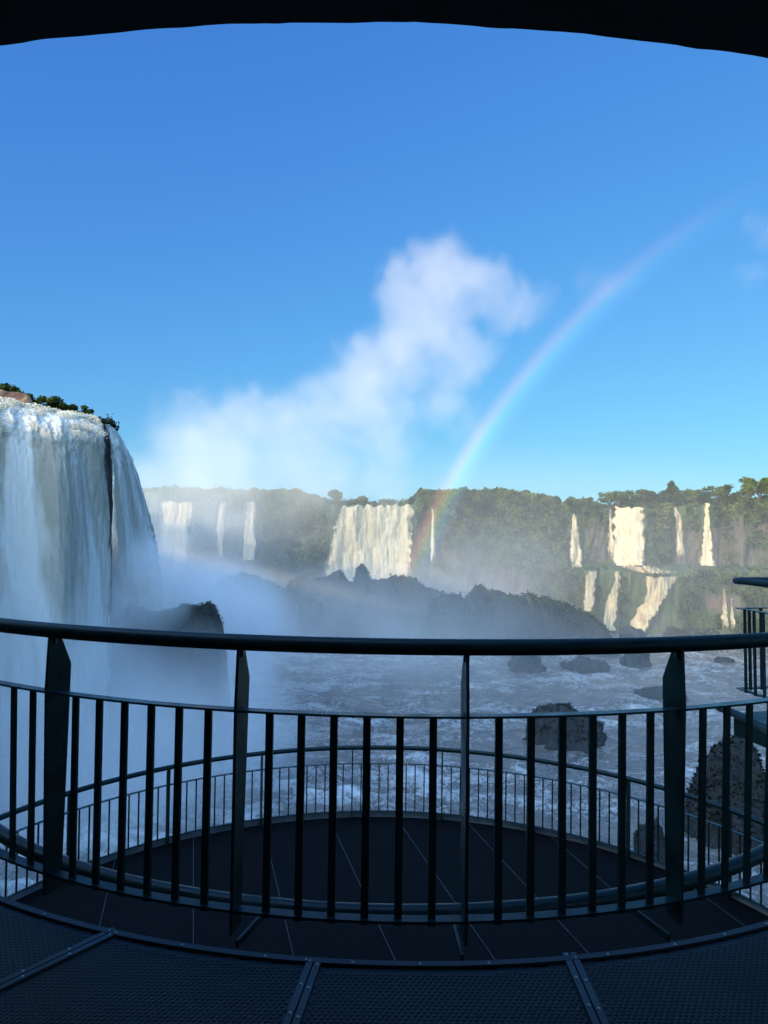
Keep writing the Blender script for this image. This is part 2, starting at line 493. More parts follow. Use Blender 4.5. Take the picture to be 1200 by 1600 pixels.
# short return of the railing at its far end
for i in range(1, 10):
    off = .117*i
    if i == 3:
        a = end_a; d = radial(a)
        continue
    baluster(rail, end_a + R(90), rail_pt(end_a, H_TOP+.004, off, 'mid'), rail_pt(end_a, H_BOT+.018, off, 'bar'), .026, .012, M_STEEL)

# ring tube below the railing
mb = MB(); mb.tube(ring(.05, 5.86, 2.93, 1.51, -62, 101, 160), .034, 18)
tube = mb.build('ring_tube', M_TUBE, None, True)
tag(tube, 'thick teal steel tube ringing the opening just below the near railing', 'steel tube')

# deck slab, mats, trims
FC = (.11, 6.2); FR = 3.545
deck_z = EYE - H_FLOOR
def deck_arc(rad, a0=-62, a1=62, n=90):
    return [(FC[0] + rad*math.sin(R(a0+(a1-a0)*i/n)), FC[1] - rad*math.cos(R(a0+(a1-a0)*i/n))) for i in range(n+1)]
inner = deck_arc(FR)
mb = MB()
top = [(x, y, deck_z-.012) for x, y in inner]; out_ = [(x*1.6 if abs(x) > .2 else x*1.6, -3.2, deck_z-.012) for x, y in inner]
n_ = len(inner); low = [(x, y, deck_z-.16) for x, y in inner]
mb.add(top + out_ + low, [(i, i+1, n_+i+1, n_+i) for i in range(n_-1)] + [(i, 2*n_+i, 2*n_+i+1, i+1) for i in range(n_-1)])
deck = mb.build('deck', M_RUBBER); tag(deck, kind='structure')
# right hand gallery of the deck that runs round the opening (its edge shows low at the right)
mb = MB()
g = [R(62 + (106-62)*i/30) for i in range(31)]
ri = [(RC[0]+3.09*math.sin(a), RC[1]-3.09*math.cos(a)) for a in g]; ro = [(RC[0]+5.2*math.sin(a), RC[1]-5.2*math.cos(a)) for a in g]
n_ = len(g)
vs = [(x,y,deck_z-.01) for x,y in ri] + [(x,y,deck_z-.01) for x,y in ro] + [(x,y,deck_z-.2) for x,y in ri] + [(x,y,deck_z-.2) for x,y in ro]
fs = []
for i in range(n_-1):
    fs += [(i,i+1,n_+i+1,n_+i), (2*n_+i,2*n_+i+1,i+1,i), (3*n_+i,3*n_+i+1,2*n_+i+1,2*n_+i), (n_+i,n_+i+1,3*n_+i+1,3*n_+i)]
fs += [(0, n_, 3*n_, 2*n_), (n_-1, 3*n_-1, 4*n_-1, 2*n_-1)]
mb.add(vs, fs)
gal = mb.build('walkway', M_STEEL); tag(gal, kind='structure')

# seams between mats: two points on the floor each (pixel positions turned into metres)
def fl_pt(px, py, h=H_FLOOR):
    D = ground_depth(px, py, h); p = P(px, py, D); return (p.x, p.y)
seams = [((10, 1536), (186, 1452)), ((455, 1600), (493, 1497)), ((938, 1600), (888, 1487))]
seam_lines = []
for s0, s1 in seams:
    a, b = Vector(fl_pt(*s0)), Vector(fl_pt(*s1)); d = (a-b).normalized()
    seam_lines.append((b, d))
def seam_side(i, x, y):
    b, d = seam_lines[i]; return d.x*(y-b.y) - d.y*(x-b.x)
mats_lbl = ['studded black rubber mat left of the leftmost seam strip', 'studded black rubber mat between the left and centre seam strips',
            'studded black rubber mat between the centre and right seam strips', 'studded black rubber mat right of the rightmost seam strip']
pitch = .0205
studs = [[], [], [], []]
row = 0; y = .9
while y < 3.6:
    x = -2.3 + (pitch/2 if row % 2 else 0)
    while x < 2.4:
        rr = math.hypot(x-FC[0], y-FC[1])
        if rr > FR + .045 and abs(x) < .62*y + .35 and y > 1.75:
            zone = sum(1 for i in range(3) if seam_side(i, x, y) > 0)
            dist = min(abs(seam_side(i, x, y)) for i in range(3))
            if dist > .036: studs[zone].append((x, y))
        x += pitch
    y += pitch*.866; row += 1
zs = [0, 0, 0, 0]
for zi in range(4):
    if not studs[zi]: continue
    c = np.array(studs[zi]); seg = 10; n_ = len(c)
    ang = np.arange(seg)*2*np.pi/seg
    r1, r2 = .0088, .0074
    ringv = lambda r, z: np.stack([c[:, None, 0]+r*np.cos(ang), c[:, None, 1]+r*np.sin(ang), np.full((n_, seg), z)], -1)
    V = np.concatenate([ringv(r1, 0.0), ringv(r2, .0022), ringv(.0030, .0022), ringv(.0022, .0012)], 1)   # n,4seg,3
    b = (np.arange(n_)*4*seg)[:, None]
    q = np.arange(seg); q2 = (q+1) % seg
    F = []
    for L in range(3):
        F.append(np.stack([b+L*seg+q, b+L*seg+q2, b+(L+1)*seg+q2, b+(L+1)*seg+q], -1).reshape(-1, 4))
    Q = np.stack([b[:,0]+3*seg+0, b[:,0]+3*seg+2, b[:,0]+3*seg+5, b[:,0]+3*seg+8], -1)
    F.append(Q)
    V = V.reshape(-1, 3)
    # the sheet below the studs: a fine strip grid clipped by simple cell test
    xs = np.arange(-2.4, 2.5, .02); ys = np.arange(1.2, 3.6, .02)
    base = len(V); sheet_v = []; sheet_f = []; idx = {}
    for iy in range(len(ys)-1):
        for ix in range(len(xs)-1):
            xm, ym = xs[ix]+.01, ys[iy]+.01
            if abs(xm) > .62*ym+.4 or math.hypot(xm-FC[0], ym-FC[1]) < FR+.018: continue
            if sum(1 for i in range(3) if seam_side(i, xm, ym) > 0) != zi: continue
            f_ = []
            for gx, gy in ((ix,iy),(ix+1,iy),(ix+1,iy+1),(ix,iy+1)):
                if (gx,gy) not in idx:
                    idx[(gx,gy)] = base + len(sheet_v); sheet_v.append((xs[gx], ys[gy], 0))
                f_.append(idx[(gx,gy)])
            sheet_f.append(f_)
    V = np.concatenate([V, np.array(sheet_v)]) if sheet_v else V
    F = np.concatenate(F + ([np.array(sheet_f)] if sheet_f else []))
    cx, cyy = c.mean(0)
    V = V - np.array([cx, cyy, 0])
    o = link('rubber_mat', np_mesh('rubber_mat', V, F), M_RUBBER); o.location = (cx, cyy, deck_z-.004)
    tag(o, mats_lbl[zi], 'mat')

def screw(parent, x, y, z, loc):
    mb = MB(); n_ = 10; r_ = .0058
    for zz, rr in ((z, r_), (z+.002, r_*.8)):
        pass
    vs = [(x+r_*math.cos(2*math.pi*i/n_), y+r_*math.sin(2*math.pi*i/n_), z) for i in range(n_)] + \
         [(x+r_*.75*math.cos(2*math.pi*i/n_), y+r_*.75*math.sin(2*math.pi*i/n_), z+.003) for i in range(n_)] + \
         [(x+r_*.3*math.cos(2*math.pi*i/n_), y+r_*.3*math.sin(2*math.pi*i/n_), z+.003) for i in range(n_)] + [(x, y, z+.001)]
    fs = [(i, (i+1)%n_, n_+(i+1)%n_, n_+i) for i in range(n_)] + [(n_+i, n_+(i+1)%n_, 2*n_+(i+1)%n_, 2*n_+i) for i in range(n_)] + [(2*n_+i, 2*n_+(i+1)%n_, 3*n_) for i in range(n_)]
    mb.add(vs, fs)
    return child_build(mb, 'screw', M_SCREW, parent)

strip_lbl = ['double metal seam strip running to the bottom left corner of the deck', 'double metal seam strip just left of the middle of the deck', 'double metal seam strip at the right of the deck']
for i, (b, d) in enumerate(seam_lines):
    s_ = Vector((-d.y, d.x)); st = b + d*.012
    th = empty('seam_strip', (st.x, st.y, deck_z), strip_lbl[i], 'floor strip', 'seam strips between the rubber mats')
    for sg in (-1, 1):
        mb = MB(); L = 1.5 if i else 1.4
        c0 = st + s_*(.0145*sg); c1 = c0 + d*L
        mb.sweep([(c0.x, c0.y, deck_z+.001), (c1.x, c1.y, deck_z+.001)], [(-.0125,-.004),(.0125,-.004),(.0115,.004),(-.0115,.004)])
        child_build(mb, 'flat_bar', M_TRIM, th)
    for dist in ((.025, .16, .31, .46, .61) if i else (.03, .19, .36, .53)):
        for sg in (-1, 1):
            q = st + d*(dist + .008*sg) + s_*(.0145*sg)
            screw(th, q.x, q.y, deck_z+.005, None)
et = empty('edge_trim', (FC[0], FC[1]-FR, deck_z), 'thin dark metal trim with round screws curving along the deck edge', 'floor trim')
mb = MB()
mb.sweep([(x, y, deck_z+.003) for x, y in deck_arc(FR-.0, -60, 60)], [(-.016,-.03),(.013,-.008),(.013,.003),(-.014,.004),(-.019,-.03)])
child_build(mb, 'trim_bar', M_EDGE, et)
for px, py in ((12,1396),(87,1421),(198,1446),(295,1467),(421,1484),(482,1491),(553,1494),(655,1496),(758,1492),(936,1478),(1036,1463),(1112,1449),(1181,1436)):
    x, y = fl_pt(px, py); a = math.atan2(x-FC[0], FC[1]-y)
    screw(et, FC[0]+(FR+.003)*math.sin(a), FC[1]-(FR+.003)*math.cos(a), deck_z+.006, None)

# ---- lower platform: round grating floor with its own railing
LC = (.06, 5.2); LR = 3.93; LZ = EYE - 3.53
mb = MB(); n_ = 120
vs = [(LC[0]+LR*math.sin(2*math.pi*i/n_), LC[1]-LR*math.cos(2*math.pi*i/n_), LZ) for i in range(n_)]
vs2 = [(x, y, z-.12) for x, y, z in vs]
mb.add(vs + vs2, [tuple(range(n_)), tuple(range(2*n_-1, n_-1, -1))] + [(i, n_+i, n_+(i+1)%n_, (i+1)%n_) for i in range(n_)])
lp = mb.build('lower_platform', M_GRATE); tag(lp, kind='structure')
lf = empty('floor_joints', (LC[0], LC[1], LZ), 'thin pale joint lines crossing the round black grating floor below', 'floor joints')
jd = Vector((.25, -.968)); jn = Vector((.968, .25))
for kk in range(-5, 6):
    off = kk*.80 + .30
    if abs(off) > LR-.15: continue
    half = math.sqrt((LR-.05)**2 - off**2)
    c = Vector(LC) + jn*off
    mb = MB()
    a_, b_ = c - jd*half, c + jd*half
    mb.sweep([(a_.x, a_.y, LZ+.004), (b_.x, b_.y, LZ+.004)], [(-.0036,-.003),(.0036,-.003),(.0036,.003),(-.0036,.003)])
    child_build(mb, 'joint', M_JOINT, lf)
lrail = empty('railing', (LC[0], LC[1]+LR, LZ), 'thin dark railing circling the round lower platform', 'railing')
mb = MB(); mb.sweep(ring(*LC, LR-.004, 3.50, 0, 360, 150)[:-1], [(-.012,-.035),(.012,-.035),(.012,.035),(-.012,.035)], closed=True)
child_build(mb, 'toe_board', M_TOE, lrail)
mb = MB(); mb.tube(ring(*LC, LR-.10, 2.66, 62, 298, 150), .026, 14); child_build(mb, 'handrail', M_TUBE, lrail, True)
mb = MB(); mb.sweep(ring(*LC, LR-.06, 2.865, 62, 298, 150), [(-.018,-.004),(.018,-.004),(.018,.004),(-.018,.004)]); child_build(mb, 'top_rail', M_RAILTOP, lrail)
mb = MB(); mb.sweep(ring(*LC, LR-.06, 3.44, 62, 298, 150), [(-.014,-.004),(.014,-.004),(.014,.004),(-.014,.004)]); child_build(mb, 'bottom_rail', M_STEEL, lrail)
stf = MB(); kk = 0; a = 62.3
step_a = 15/7*.76
while a < 298:
    ra = R(a); top_ = ring(*LC, LR-.06, 2.868, a, a, 1)[0]; bot_ = ring(*LC, LR-.06, 3.436, a, a, 1)[0]
    if kk % 10 == 6:
        mb = MB(); d = radial(ra); s_ = Vector((-d.y, d.x, 0))
        b0 = Vector((LC[0], LC[1], 0)) + d*(LR-.06)
        pr = [(-.05, 3.53), (.03, 3.53), (.03, 2.72), (-.028, 2.67), (-.055, 2.68), (-.05, 2.9)]
        vs = [b0 + d*o_ + s_*sd + Vector((0, 0, EYE-h_)) for sd in (-.006, .006) for o_, h_ in pr]; m_ = len(pr)
        mb.add(vs, [tuple(range(m_)), tuple(range(2*m_-1, m_-1, -1))] + [(i, i+m_, (i+1) % m_+m_, (i+1) % m_) for i in range(m_)])
        child_build(mb, 'post', M_TUBE, lrail)
    elif 106 < a < 254:
        baluster(lrail, ra, top_, bot_, .014, .012, M_STEEL)
    else:
        d = radial(ra); s_ = Vector((-d.y, d.x, 0)); vs = []
        for p in (bot_, top_):
            for q, e in ((-1,-1),(1,-1),(1,1),(-1,1)): vs.append(p + s_*(q*.007) + d*(e*.006))
        stf.add(vs, [(0,1,5,4),(1,2,6,5),(2,3,7,6),(3,0,4,7),(4,5,6,7),(3,2,1,0)])
    a += step_a; kk += 1
so_ = child_build(stf, 'balusters_beyond', M_STEEL, lrail); so_.name = 'baluster_row'; so_['kind'] = 'stuff'
# gusset plates from the near deck edge out to the ring tube
for gi, (p_, q_) in enumerate((((415,1422),(370,1472)), ((707,1436),(722,1495)), ((985,1416),(1046,1462)))):
    D1 = ground_depth(*p_, 1.60); D2 = ground_depth(*q_, 1.60)
    a_, b_ = P(*p_, D1), P(*q_, D2)
    mb = MB(); mb.sweep([tuple(a_), tuple(b_)], [(-.006,-.022),(.006,-.022),(.006,.006),(-.006,.006)])
    g_ = mb.build('support_bar', M_TUBE)
    tag(g_, ['short steel support bar under the railing by the left centre post', 'short steel support bar below the middle post of the railing', 'short steel support bar left of the wide right post'][gi], 'support bar', 'short bars between deck edge and ring tube')

# roof edge overhead
RFC = (-.03, 6.07); RFR = 4.35; RFZ = EYE + 1.2
mb = MB(); n_ = 400
aa = [R(-78 + 156*i/n_) for i in range(n_+1)]
jit = fbm(np.array([a*22 for a in aa]), 3.3, o=5)*.005 + np.clip(fbm(np.array([a*7 for a in aa]), 8.3, o=3), -1, 1)*.007
jz = fbm(np.array([a*30 for a in aa]), 13.3, o=4)*.003
inn = [(RFC[0]+(RFR+jit[i])*math.sin(a), RFC[1]-(RFR+jit[i])*math.cos(a)) for i, a in enumerate(aa)]
b0 = [(x, y, RFZ+jz[i]) for i, (x, y) in enumerate(inn)]
b1 = [(x*1.05, -5.0, RFZ) for x, y in inn]
t0 = [(x, y, RFZ+.22) for x, y in inn]; t1 = [(x*1.05, -5.0, RFZ+.22) for x, y in inn]
m_ = n_+1
fs = []
for i in range(n_): fs += [(i, m_+i, m_+i+1, i+1), (i, i+1, 2*m_+i+1, 2*m_+i), (2*m_+i, 2*m_+i+1, 3*m_+i+1, 3*m_+i)]
mb.add(b0+b1+t0+t1, fs)
rf = mb.build('roof', M_ROOF); tag(rf, kind='structure')

# ================================================================== RIVER
nr, nc = 620, 760
Ds = 1/np.linspace(1/300., 1/34., nr)
rat = np.linspace(-.72, .72, nc)
DD, RR = np.meshgrid(Ds, rat, indexing='ij')
X = RR*DD; Y = DD
wx = X + 3*fbm(X/9, Y/9, 1.0, 3); wy = Y + 3*fbm(X/9, Y/9, 7.0, 3)
hh = .85*fbm(wx/10, wy/6, 2.0, 3) + .62*ridge(wx/5.5, wy/2.6, 3.0, 3) + .16*ridge(wx/1.3, wy/1.0, 5.0, 3)
calm = .55 + .45*sstep(-.6, .6, fbm(X/28, Y/22, 9.0, 2))
leftf = sstep(15, -30, X)*sstep(150, 70, Y)
hh = hh*calm*(.8 + .7*leftf)
foam = .50*sstep(.0, 1.3, hh) + .22*fbm(X/30, Y/14, 41.0, 2) + .30*sstep(-.1, .75, fbm(wx/13, wy/4.5, 12.0, 4)) + .36*sstep(.25, .95, ridge(wx/6, wy/2.2, 22.0, 4)) + .30*leftf - .10
me = grid_mesh('river', X, Y, hh, {'foam': foam})
river = link('river', me, M_RIVER, None, True); tag(river, kind='structure')
mb = MB(); mb.add([(-3000,-3000,-1.3),(3000,-3000,-1.3),(3000,320,-1.3),(-3000,320,-1.3)], [(0,1,2,3)])
o = mb.build('river_bed', M_SOIL); tag(o, kind='structure')

# ================================================================== FAR CLIFF
def lerp_tab(x, tab):
    return np.interp(x, [t[0] for t in tab], [t[1] for t in tab])
# wall foot depth as a function of x, rim height as a function of x
DEP = [(-400, 320), (-150, 262), (-95, 250), (-60, 244), (-20, 238), (10, 236), (30, 232), (60, 226), (110, 222), (160, 215), (400, 190)]
RIM = [(-400, 42), (-75, 41.5), (-30, 41), (-18, 37.5), (9, 37.2), (12, 41.5), (40, 41.8), (52, 40), (58, 37), (64, 38), (74, 36.5), (80, 38), (110, 39), (400, 40)]
def shelf(x):      # how far the lower step juts out, only at the right
    return sstep(48, 60, x)*9.0
SH_Z = 19.0
def wall_y(x, z):
    """front surface of the cliff at height z"""
    x = np.asarray(x, float); z = np.asarray(z, float)
    y = lerp_tab(x, DEP)
    rim = lerp_tab(x, RIM)
    y = y + 5.0*fbm(x/26, z/60, 1.5, 3) + 2.8*ridge(x/8, z/40, 4.4, 3) + .9*fbm(x/2.2, z/7, 6.1, 3)
    y = y + .8*np.sin(z/4.2 + 2*noise(x/20, 3.3)) * .6
    y = y + (z - 20)*.07
    y = y - shelf(x)*sstep(SH_Z+1.5+noise(x/7, 8.8)*1.5, SH_Z-1.0+noise(x/7, 8.8)*1.5, z)
    y = y - sstep(70, 110, x)*sstep(22, 4, z)*7     # talus at the right
    return y
nx, nz = 1100, 120
xs = np.linspace(-190, 230, nx); ts = np.linspace(0, 1, nz)
XX, TT = np.meshgrid(xs, ts, indexing='ij')
rimh = lerp_tab(xs, RIM) + .9*fbm(xs/6, 2.2, o=4)
ZZ = -1 + (rimh[:, None] + 1)*np.clip(TT/.92, 0, 1)
YY = wall_y(XX, ZZ)
roll = sstep(.92, 1, TT)
YY = YY + roll*30 + 1.5*sstep(.85, .92, TT)
ZZ = ZZ + roll*1.2 + 1.0*fbm(XX/5, YY/5, 3, 3)*roll
veg = .50 + .5*fbm(XX/16, ZZ/12, 3.3, 4) + .35*sstep(.62, .9, TT) + .25*sstep(30, -10, XX) \
      - .0*sstep(60, 75, XX)*sstep(20, 24, ZZ)*sstep(38, 30, ZZ) + .4*sstep(48, 60, XX)*sstep(22, 17, ZZ)
red = sstep(88, 100, XX)*sstep(19, 24, ZZ)*sstep(37, 30, ZZ)*.45 + (.6+.9*fbm(XX/1.7, ZZ/1.2, 9.0, 3))* np.exp(-((XX-98)/5)**2 - ((ZZ-9.5)/2.6)**2)*2.2
veg = veg - red*.7
me = grid_mesh('far_cliff', XX, YY, ZZ, {'veg': veg, 'red': red})
cl = link('cliff', me, M_CLIFF, None, True); tag(cl, kind='structure')
# plateau behind the rim
mb = MB(); mb.add([(-6000,255,38.0),(6000,255,38.0),(6000,9000,38.0),(-6000,9000,38.0)], [(0,1,2,3)])
o = mb.build('plateau', M_SOIL); tag(o, kind='structure')

def leaf_quads(C, Nrm, size, seed=0):
    """one small bent leaf-clump face per centre"""
    r = np.random.default_rng(seed); n = len(C)
    a = r.normal(size=(n, 3)); a /= np.linalg.norm(a, axis=1)[:, None]
    nn = Nrm + .9*a; nn /= np.linalg.norm(nn, axis=1)[:, None]
    t = np.cross(nn, r.normal(size=(n, 3))); t /= np.linalg.norm(t, axis=1)[:, None]
    b = np.cross(nn, t)
    s = (size*(.6 + .8*r.random(n)))[:, None]
    q = [C + t*s*.5, C + b*s*.38 + nn*s*.1, C - t*s*.5, C - b*s*.38 + nn*s*.1]
    V = np.stack(q, 1).reshape(-1, 3)
    F = np.arange(n*4).reshape(n, 4)
    return V, F

# greenery hugging the cliff
r = np.random.default_rng(11)
n = 170000
cx_ = r.uniform(-75, 120, n); tz = r.random(n)**.75
cz_ = tz*(np.interp(cx_, xs, rimh)+.6)
vg = .50 + .5*fbm(cx_/16, cz_/12, 3.3, 4) + .35*sstep(.62, .9, tz) + .25*sstep(30, -10, cx_) - .0*sstep(60, 75, cx_)*sstep(20, 24, cz_)*sstep(38, 30, cz_) + .4*sstep(48, 60, cx_)*sstep(22, 17, cz_)
vg -= .7*(sstep(88, 100, cx_)*sstep(19, 24, cz_)*sstep(37, 30, cz_)*.45 + np.exp(-((cx_-98)/5)**2 - ((cz_-9.5)/2.6)**2)*2.2)
clump = fbm(cx_/2.6, cz_/2.2, 5.5, 3)
keep = (vg + .5*clump > .38 + .25*r.random(n))
# keep the water courses clear
COURSES = []
cx_, cz_, clump = cx_[keep], cz_[keep], clump[keep]
cy_ = wall_y(cx_, cz_) - (.2 + 2.6*np.clip(clump+.2, 0, 1.2)) + r.normal(size=len(cx_))*.25
VEG = [cx_, cy_, cz_]

# ================================================================== WATERFALLS OF THE FAR CLIFF
def ribbon(name, label, pts, group=None, off=1.2, arc=1.6, dens=1.0, foam0=0.0, seed=0, base_wall=True, twin=0, mat=None, fade=.3):
    """falling water: pts = (px_left, px_right, py) rows measured on the photograph, hung in front of the rock"""
    rows = pts; tt_ = np.array([p[2] for p in rows], float)
    N = max(30, int((tt_[-1]-tt_[0])*.9)); M = max(10, int(max(p[1]-p[0] for p in rows)*.8))
    ys = np.linspace(tt_[0], tt_[-1], N)
    L = np.interp(ys, tt_, [p[0] for p in rows]); Rr = np.interp(ys, tt_, [p[1] for p in rows])
    Xg = np.zeros((N, M)); Yg = Xg.copy(); Zg = Xg.copy(); U = Xg.copy(); V = Xg.copy(); Dn = Xg.copy(); Fo = Xg.copy()
    yy_ = ys/9.0; wdt_ = (Rr-L).mean()
    jl = fbm(yy_, seed*3.1, o=4)*min(5, .12*wdt_+.8); jr = fbm(yy_, seed*5.7+9, o=4)*min(5, .12*wdt_+.8)
    jt = fbm(np.arange(M)/9.0, seed*2.3, o=3)*min(6, wdt_*.07)
    for i in range(N):
        u = np.linspace(0, 1, M); px = L[i] + jl[i] + (Rr[i]-L[i]+jr[i]-jl[i])*u
        for j in range(M):
            Dp = 228.0
            for _ in range(4):
                q = P(px[j], ys[i], Dp); Dp = float(wall_cache(q.x, q.z))
            f = (ys[i]-tt_[0])/(tt_[-1]-tt_[0])
            Dp -= off + arc*math.sqrt(f)
            q = P(px[j], ys[i] + jt[j]*(1-f), Dp)
            Xg[i, j], Yg[i, j], Zg[i, j] = q.x, q.y, q.z
            U[i, j] = q.x; V[i, j] = q.z
            e = min(u[j], 1-u[j])*2
            Dn[i, j] = dens*(.25 + .95*min(1, e*2.2)) - (.5*max(0, (f-(1-fade))/fade) if fade else 0)
            Fo[i, j] = foam0 + .10*f
    Yg = Yg - .55*ridge(Xg/1.5 + seed, Zg/14, 3.3+seed, 3) - .25*fbm(Xg/.7, Zg/4, seed, 2)
    me = grid_mesh(name, Xg, Yg, Zg, {'dens': Dn, 'foam': Fo}, uv=(U + seed*13.7, V))
    o = link(name, me, mat or M_FARFALL, None, True)
    return tag(o, label, 'waterfall', group)
_wx = np.linspace(-80, 130, 841); _wz = np.linspace(-1, 45, 93)
_WY = wall_y(_wx[:, None], _wz[None, :])
def wall_cache(x, z):
    i = min(839, max(0, int((x+80)/.25))); j = min(91, max(0, int((z+1)/.5)))
    return _WY[max(0,i-3):i+4, j].min()
FG = 'waterfalls over the far cliff'
ribbon('waterfall', 'broad sunlit cream waterfall in the middle of the far cliff', [(531,646,790),(524,645,815),(517,644,850),(508,641,885),(500,645,925)], FG, seed=1, dens=1.7, arc=3, foam0=.10)
ribbon('waterfall', 'thin thread of falling water right beside the broad sunlit fall', [(674,678,795),(673,678,830),(672,679,875)], FG, seed=2, dens=.8)
ribbon('waterfall', 'hazy wide waterfall just right of the near left cataract', [(252,305,785),(248,300,815),(245,296,850),(241,292,905)], FG, seed=3, foam0=.05)
ribbon('waterfall', 'faint narrow waterfall in mist, between two hazy falls', [(342,354,787),(339,352,820),(337,350,870)], FG, seed=4, dens=.75)
ribbon('waterfall', 'hazy narrow waterfall left of the misty grey-green cliff', [(385,400,785),(381,399,820),(378,400,875)], FG, seed=5, dens=.95)
ribbon('waterfall', 'slender fall widening downwards, left of the tall cream fall', [(895,899,804),(892,903,830),(890,908,860),(889,914,886)], FG, seed=6, dens=.9)
ribbon('waterfall', 'tall cream fall with white lacy right side on the right cliff', [(958,1004,793),(956,1007,825),(955,1009,860),(953,1012,884)], FG, seed=7, dens=1.15, foam0=.08)
ribbon('waterfall', 'thin trickle hugging the left edge of the tall cream fall', [(952,955,795),(951,956,830),(948,960,850),(947,962,882)], FG, seed=8, dens=.65)
ribbon('waterfall', 'pair of thin forked trickles right of the tall cream fall', [(1050,1058,793),(1054,1065,810),(1055,1069,840),(1052,1072,880)], FG, seed=9, dens=.62)
ribbon('waterfall', 'narrow white jet fanning out at its foot, rightmost upper fall', [(1101,1107,786),(1100,1108,810),(1098,1111,840),(1092,1115,868),(1088,1122,884)], FG, seed=10, dens=1.0, foam0=.08)
ribbon('waterfall', 'left narrow lower fall under the slender upper fall', [(917,933,893),(914,930,905),(912,929,930),(910,925,955)], FG, seed=11, dens=1.0)
ribbon('waterfall', 'slanting lower fall in the middle of the lower step', [(962,968,893),(957,968,915),(946,965,940),(937,962,978),(935,968,985)], FG, seed=12, dens=1.0)
ribbon('waterfall', 'broad golden lower fall sliding diagonally over the step', [(1004,1060,901),(1010,1052,912),(1008,1042,930),(996,1030,950),(984,1018,970),(976,1012,988)], FG, seed=13, dens=1.1, foam0=.04)
ribbon('waterfall', 'faint thin lower trickles right of the orange rock', [(1128,1134,920),(1127,1136,945),(1124,1140,985)], FG, seed=14, dens=.55)
ribbon('waterfall', 'faintest lower trickle close to the distant railing end', [(1141,1145,935),(1140,1146,960),(1139,1150,985)], FG, seed=15, dens=.5)
ribbon('waterfall', 'sloping foam apron at the foot of the tall cream fall', [(958,1018,884),(985,1062,893),(1010,1078,899)], FG, seed=16, dens=.5, off=2.5)

# greenery object (courses of water cut out)
px_ = 600 + VEG[0]/VEG[1]*FPX; 
py_ = 800 + math.tan(PITCH)*FPX - (VEG[2]-EYE)/VEG[1]*FPX + (px_-600)*math.sin(ROLL)
clear = np.zeros(len(px_), bool)
for (a_, b_, c_, d_) in ((510,652,780,925),(670,682,790,875),(246,306,780,900),(338,356,780,880),(380,402,780,880),(888,912,800,888),(950,1012,788,895),(1050,1072,788,885),(1092,1116,782,886),(911,932,890,960),(938,970,890,985),(980,1062,893,990),(960,1075,884,902)):
    clear |= (px_ > a_) & (px_ < b_) & (py_ > c_) & (py_ < d_)
VEG = [q[~clear] for q in VEG]
C = np.stack(VEG, 1); Nn = np.tile(np.array([[0, -.8, .5]]), (len(C), 1))
V, F = leaf_quads(C, Nn, .75, 4)
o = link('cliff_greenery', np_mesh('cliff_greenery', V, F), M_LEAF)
tag(o, 'green shrubs and creepers covering the far cliff face', 'greenery', kind='stuff')

# ================================================================== TREES
def tree_protos(kind, seed, H=7.0, spread=3.6, leaf=.5, nl=1500, mat=None):
    r = np.random.default_rng(seed); rr = random.Random(seed)
    mb = MB()
    tip = Vector((rr.uniform(-.5,.5), rr.uniform(-.5,.5), H*.55))
    mb.taper([(0,0,-1.0), tip*.5 + Vector((rr.uniform(-.15,.15),0,0)), tip], [.05*H*.55, .035*H*.55, .022*H*.5])
    cents = []
    nb = {'umbrella': 13, 'round': 8, 'tall': 9, 'bush': 6}[kind]
    for i in range(nb):
        a = 2*math.pi*i/nb + rr.uniform(-.4,.4)
        if kind == 'umbrella': rad, z = spread*rr.uniform(.35, .95), H*rr.uniform(.62, .93)
        elif kind == 'round': rad, z = spread*rr.uniform(.1, .7), H*rr.uniform(.45, .92)
        elif kind == 'tall': rad, z = spread*rr.uniform(.0, .42), H*(.35+.6*i/nb)
        else: rad, z = spread*rr.uniform(.2, .85), H*rr.uniform(.2, .6)
        e = Vector((rad*math.cos(a), rad*math.sin(a), z)); cents.append(e)
        st_ = tip*rr.uniform(.5, 1.0)
        mb.taper([st_, (st_+e)/2 + Vector((0,0,-.2)), e], [.016*H, .011*H, .005*H], 5)
    trunk = mb.mesh('trunk')
    Cs = []; Ns = []
    per = nl//len(cents)
    for e in cents:
        s = {'umbrella': (1.3, 1.3, .8), 'round': (1.4, 1.4, 1.05), 'tall': (.95, .95, 1.1), 'bush': (1.3, 1.3, .95)}[kind]
        sc = H/7*rr.uniform(.75, 1.2)
        d = r.normal(size=(per, 3)); d /= np.linalg.norm(d, axis=1)[:, None]
        rad = (.35 + .65*r.random(per)**.6)[:, None]
        wob = 1 + .35*fbm(d[:, 0]*2+e.x, d[:, 1]*2+e.y, d[:, 2]*2, 2)[:, None]
        pts = np.array(e)[None] + d*rad*wob*np.array(s)[None]*sc
        Cs.append(pts); Ns.append(d + np.array([0, 0, .3]))
    Cc = np.concatenate(Cs); Nn = np.concatenate(Ns)
    V, F = leaf_quads(Cc, Nn/np.linalg.norm(Nn, axis=1)[:, None], leaf, seed)
    crown = np_mesh('crown', V, F)
    trunk.materials.append(M_BARK); crown.materials.append(mat or M_LEAF)
    return trunk, crown
PROT = {
    'umbrella': [tree_protos('umbrella', 21, 7.5, 3.8), tree_protos('umbrella', 22, 7, 3.2)],
    'round': [tree_protos('round', 31, 6.5, 3.0), tree_protos('round', 32, 6, 3.4), tree_protos('round', 33, 6.5, 2.6)],
    'tall': [tree_protos('tall', 41, 8.5, 2.6)],
    'bush': [tree_protos('bush', 51, 4.5, 3.0), tree_protos('bush', 52, 4, 3.3)],
}
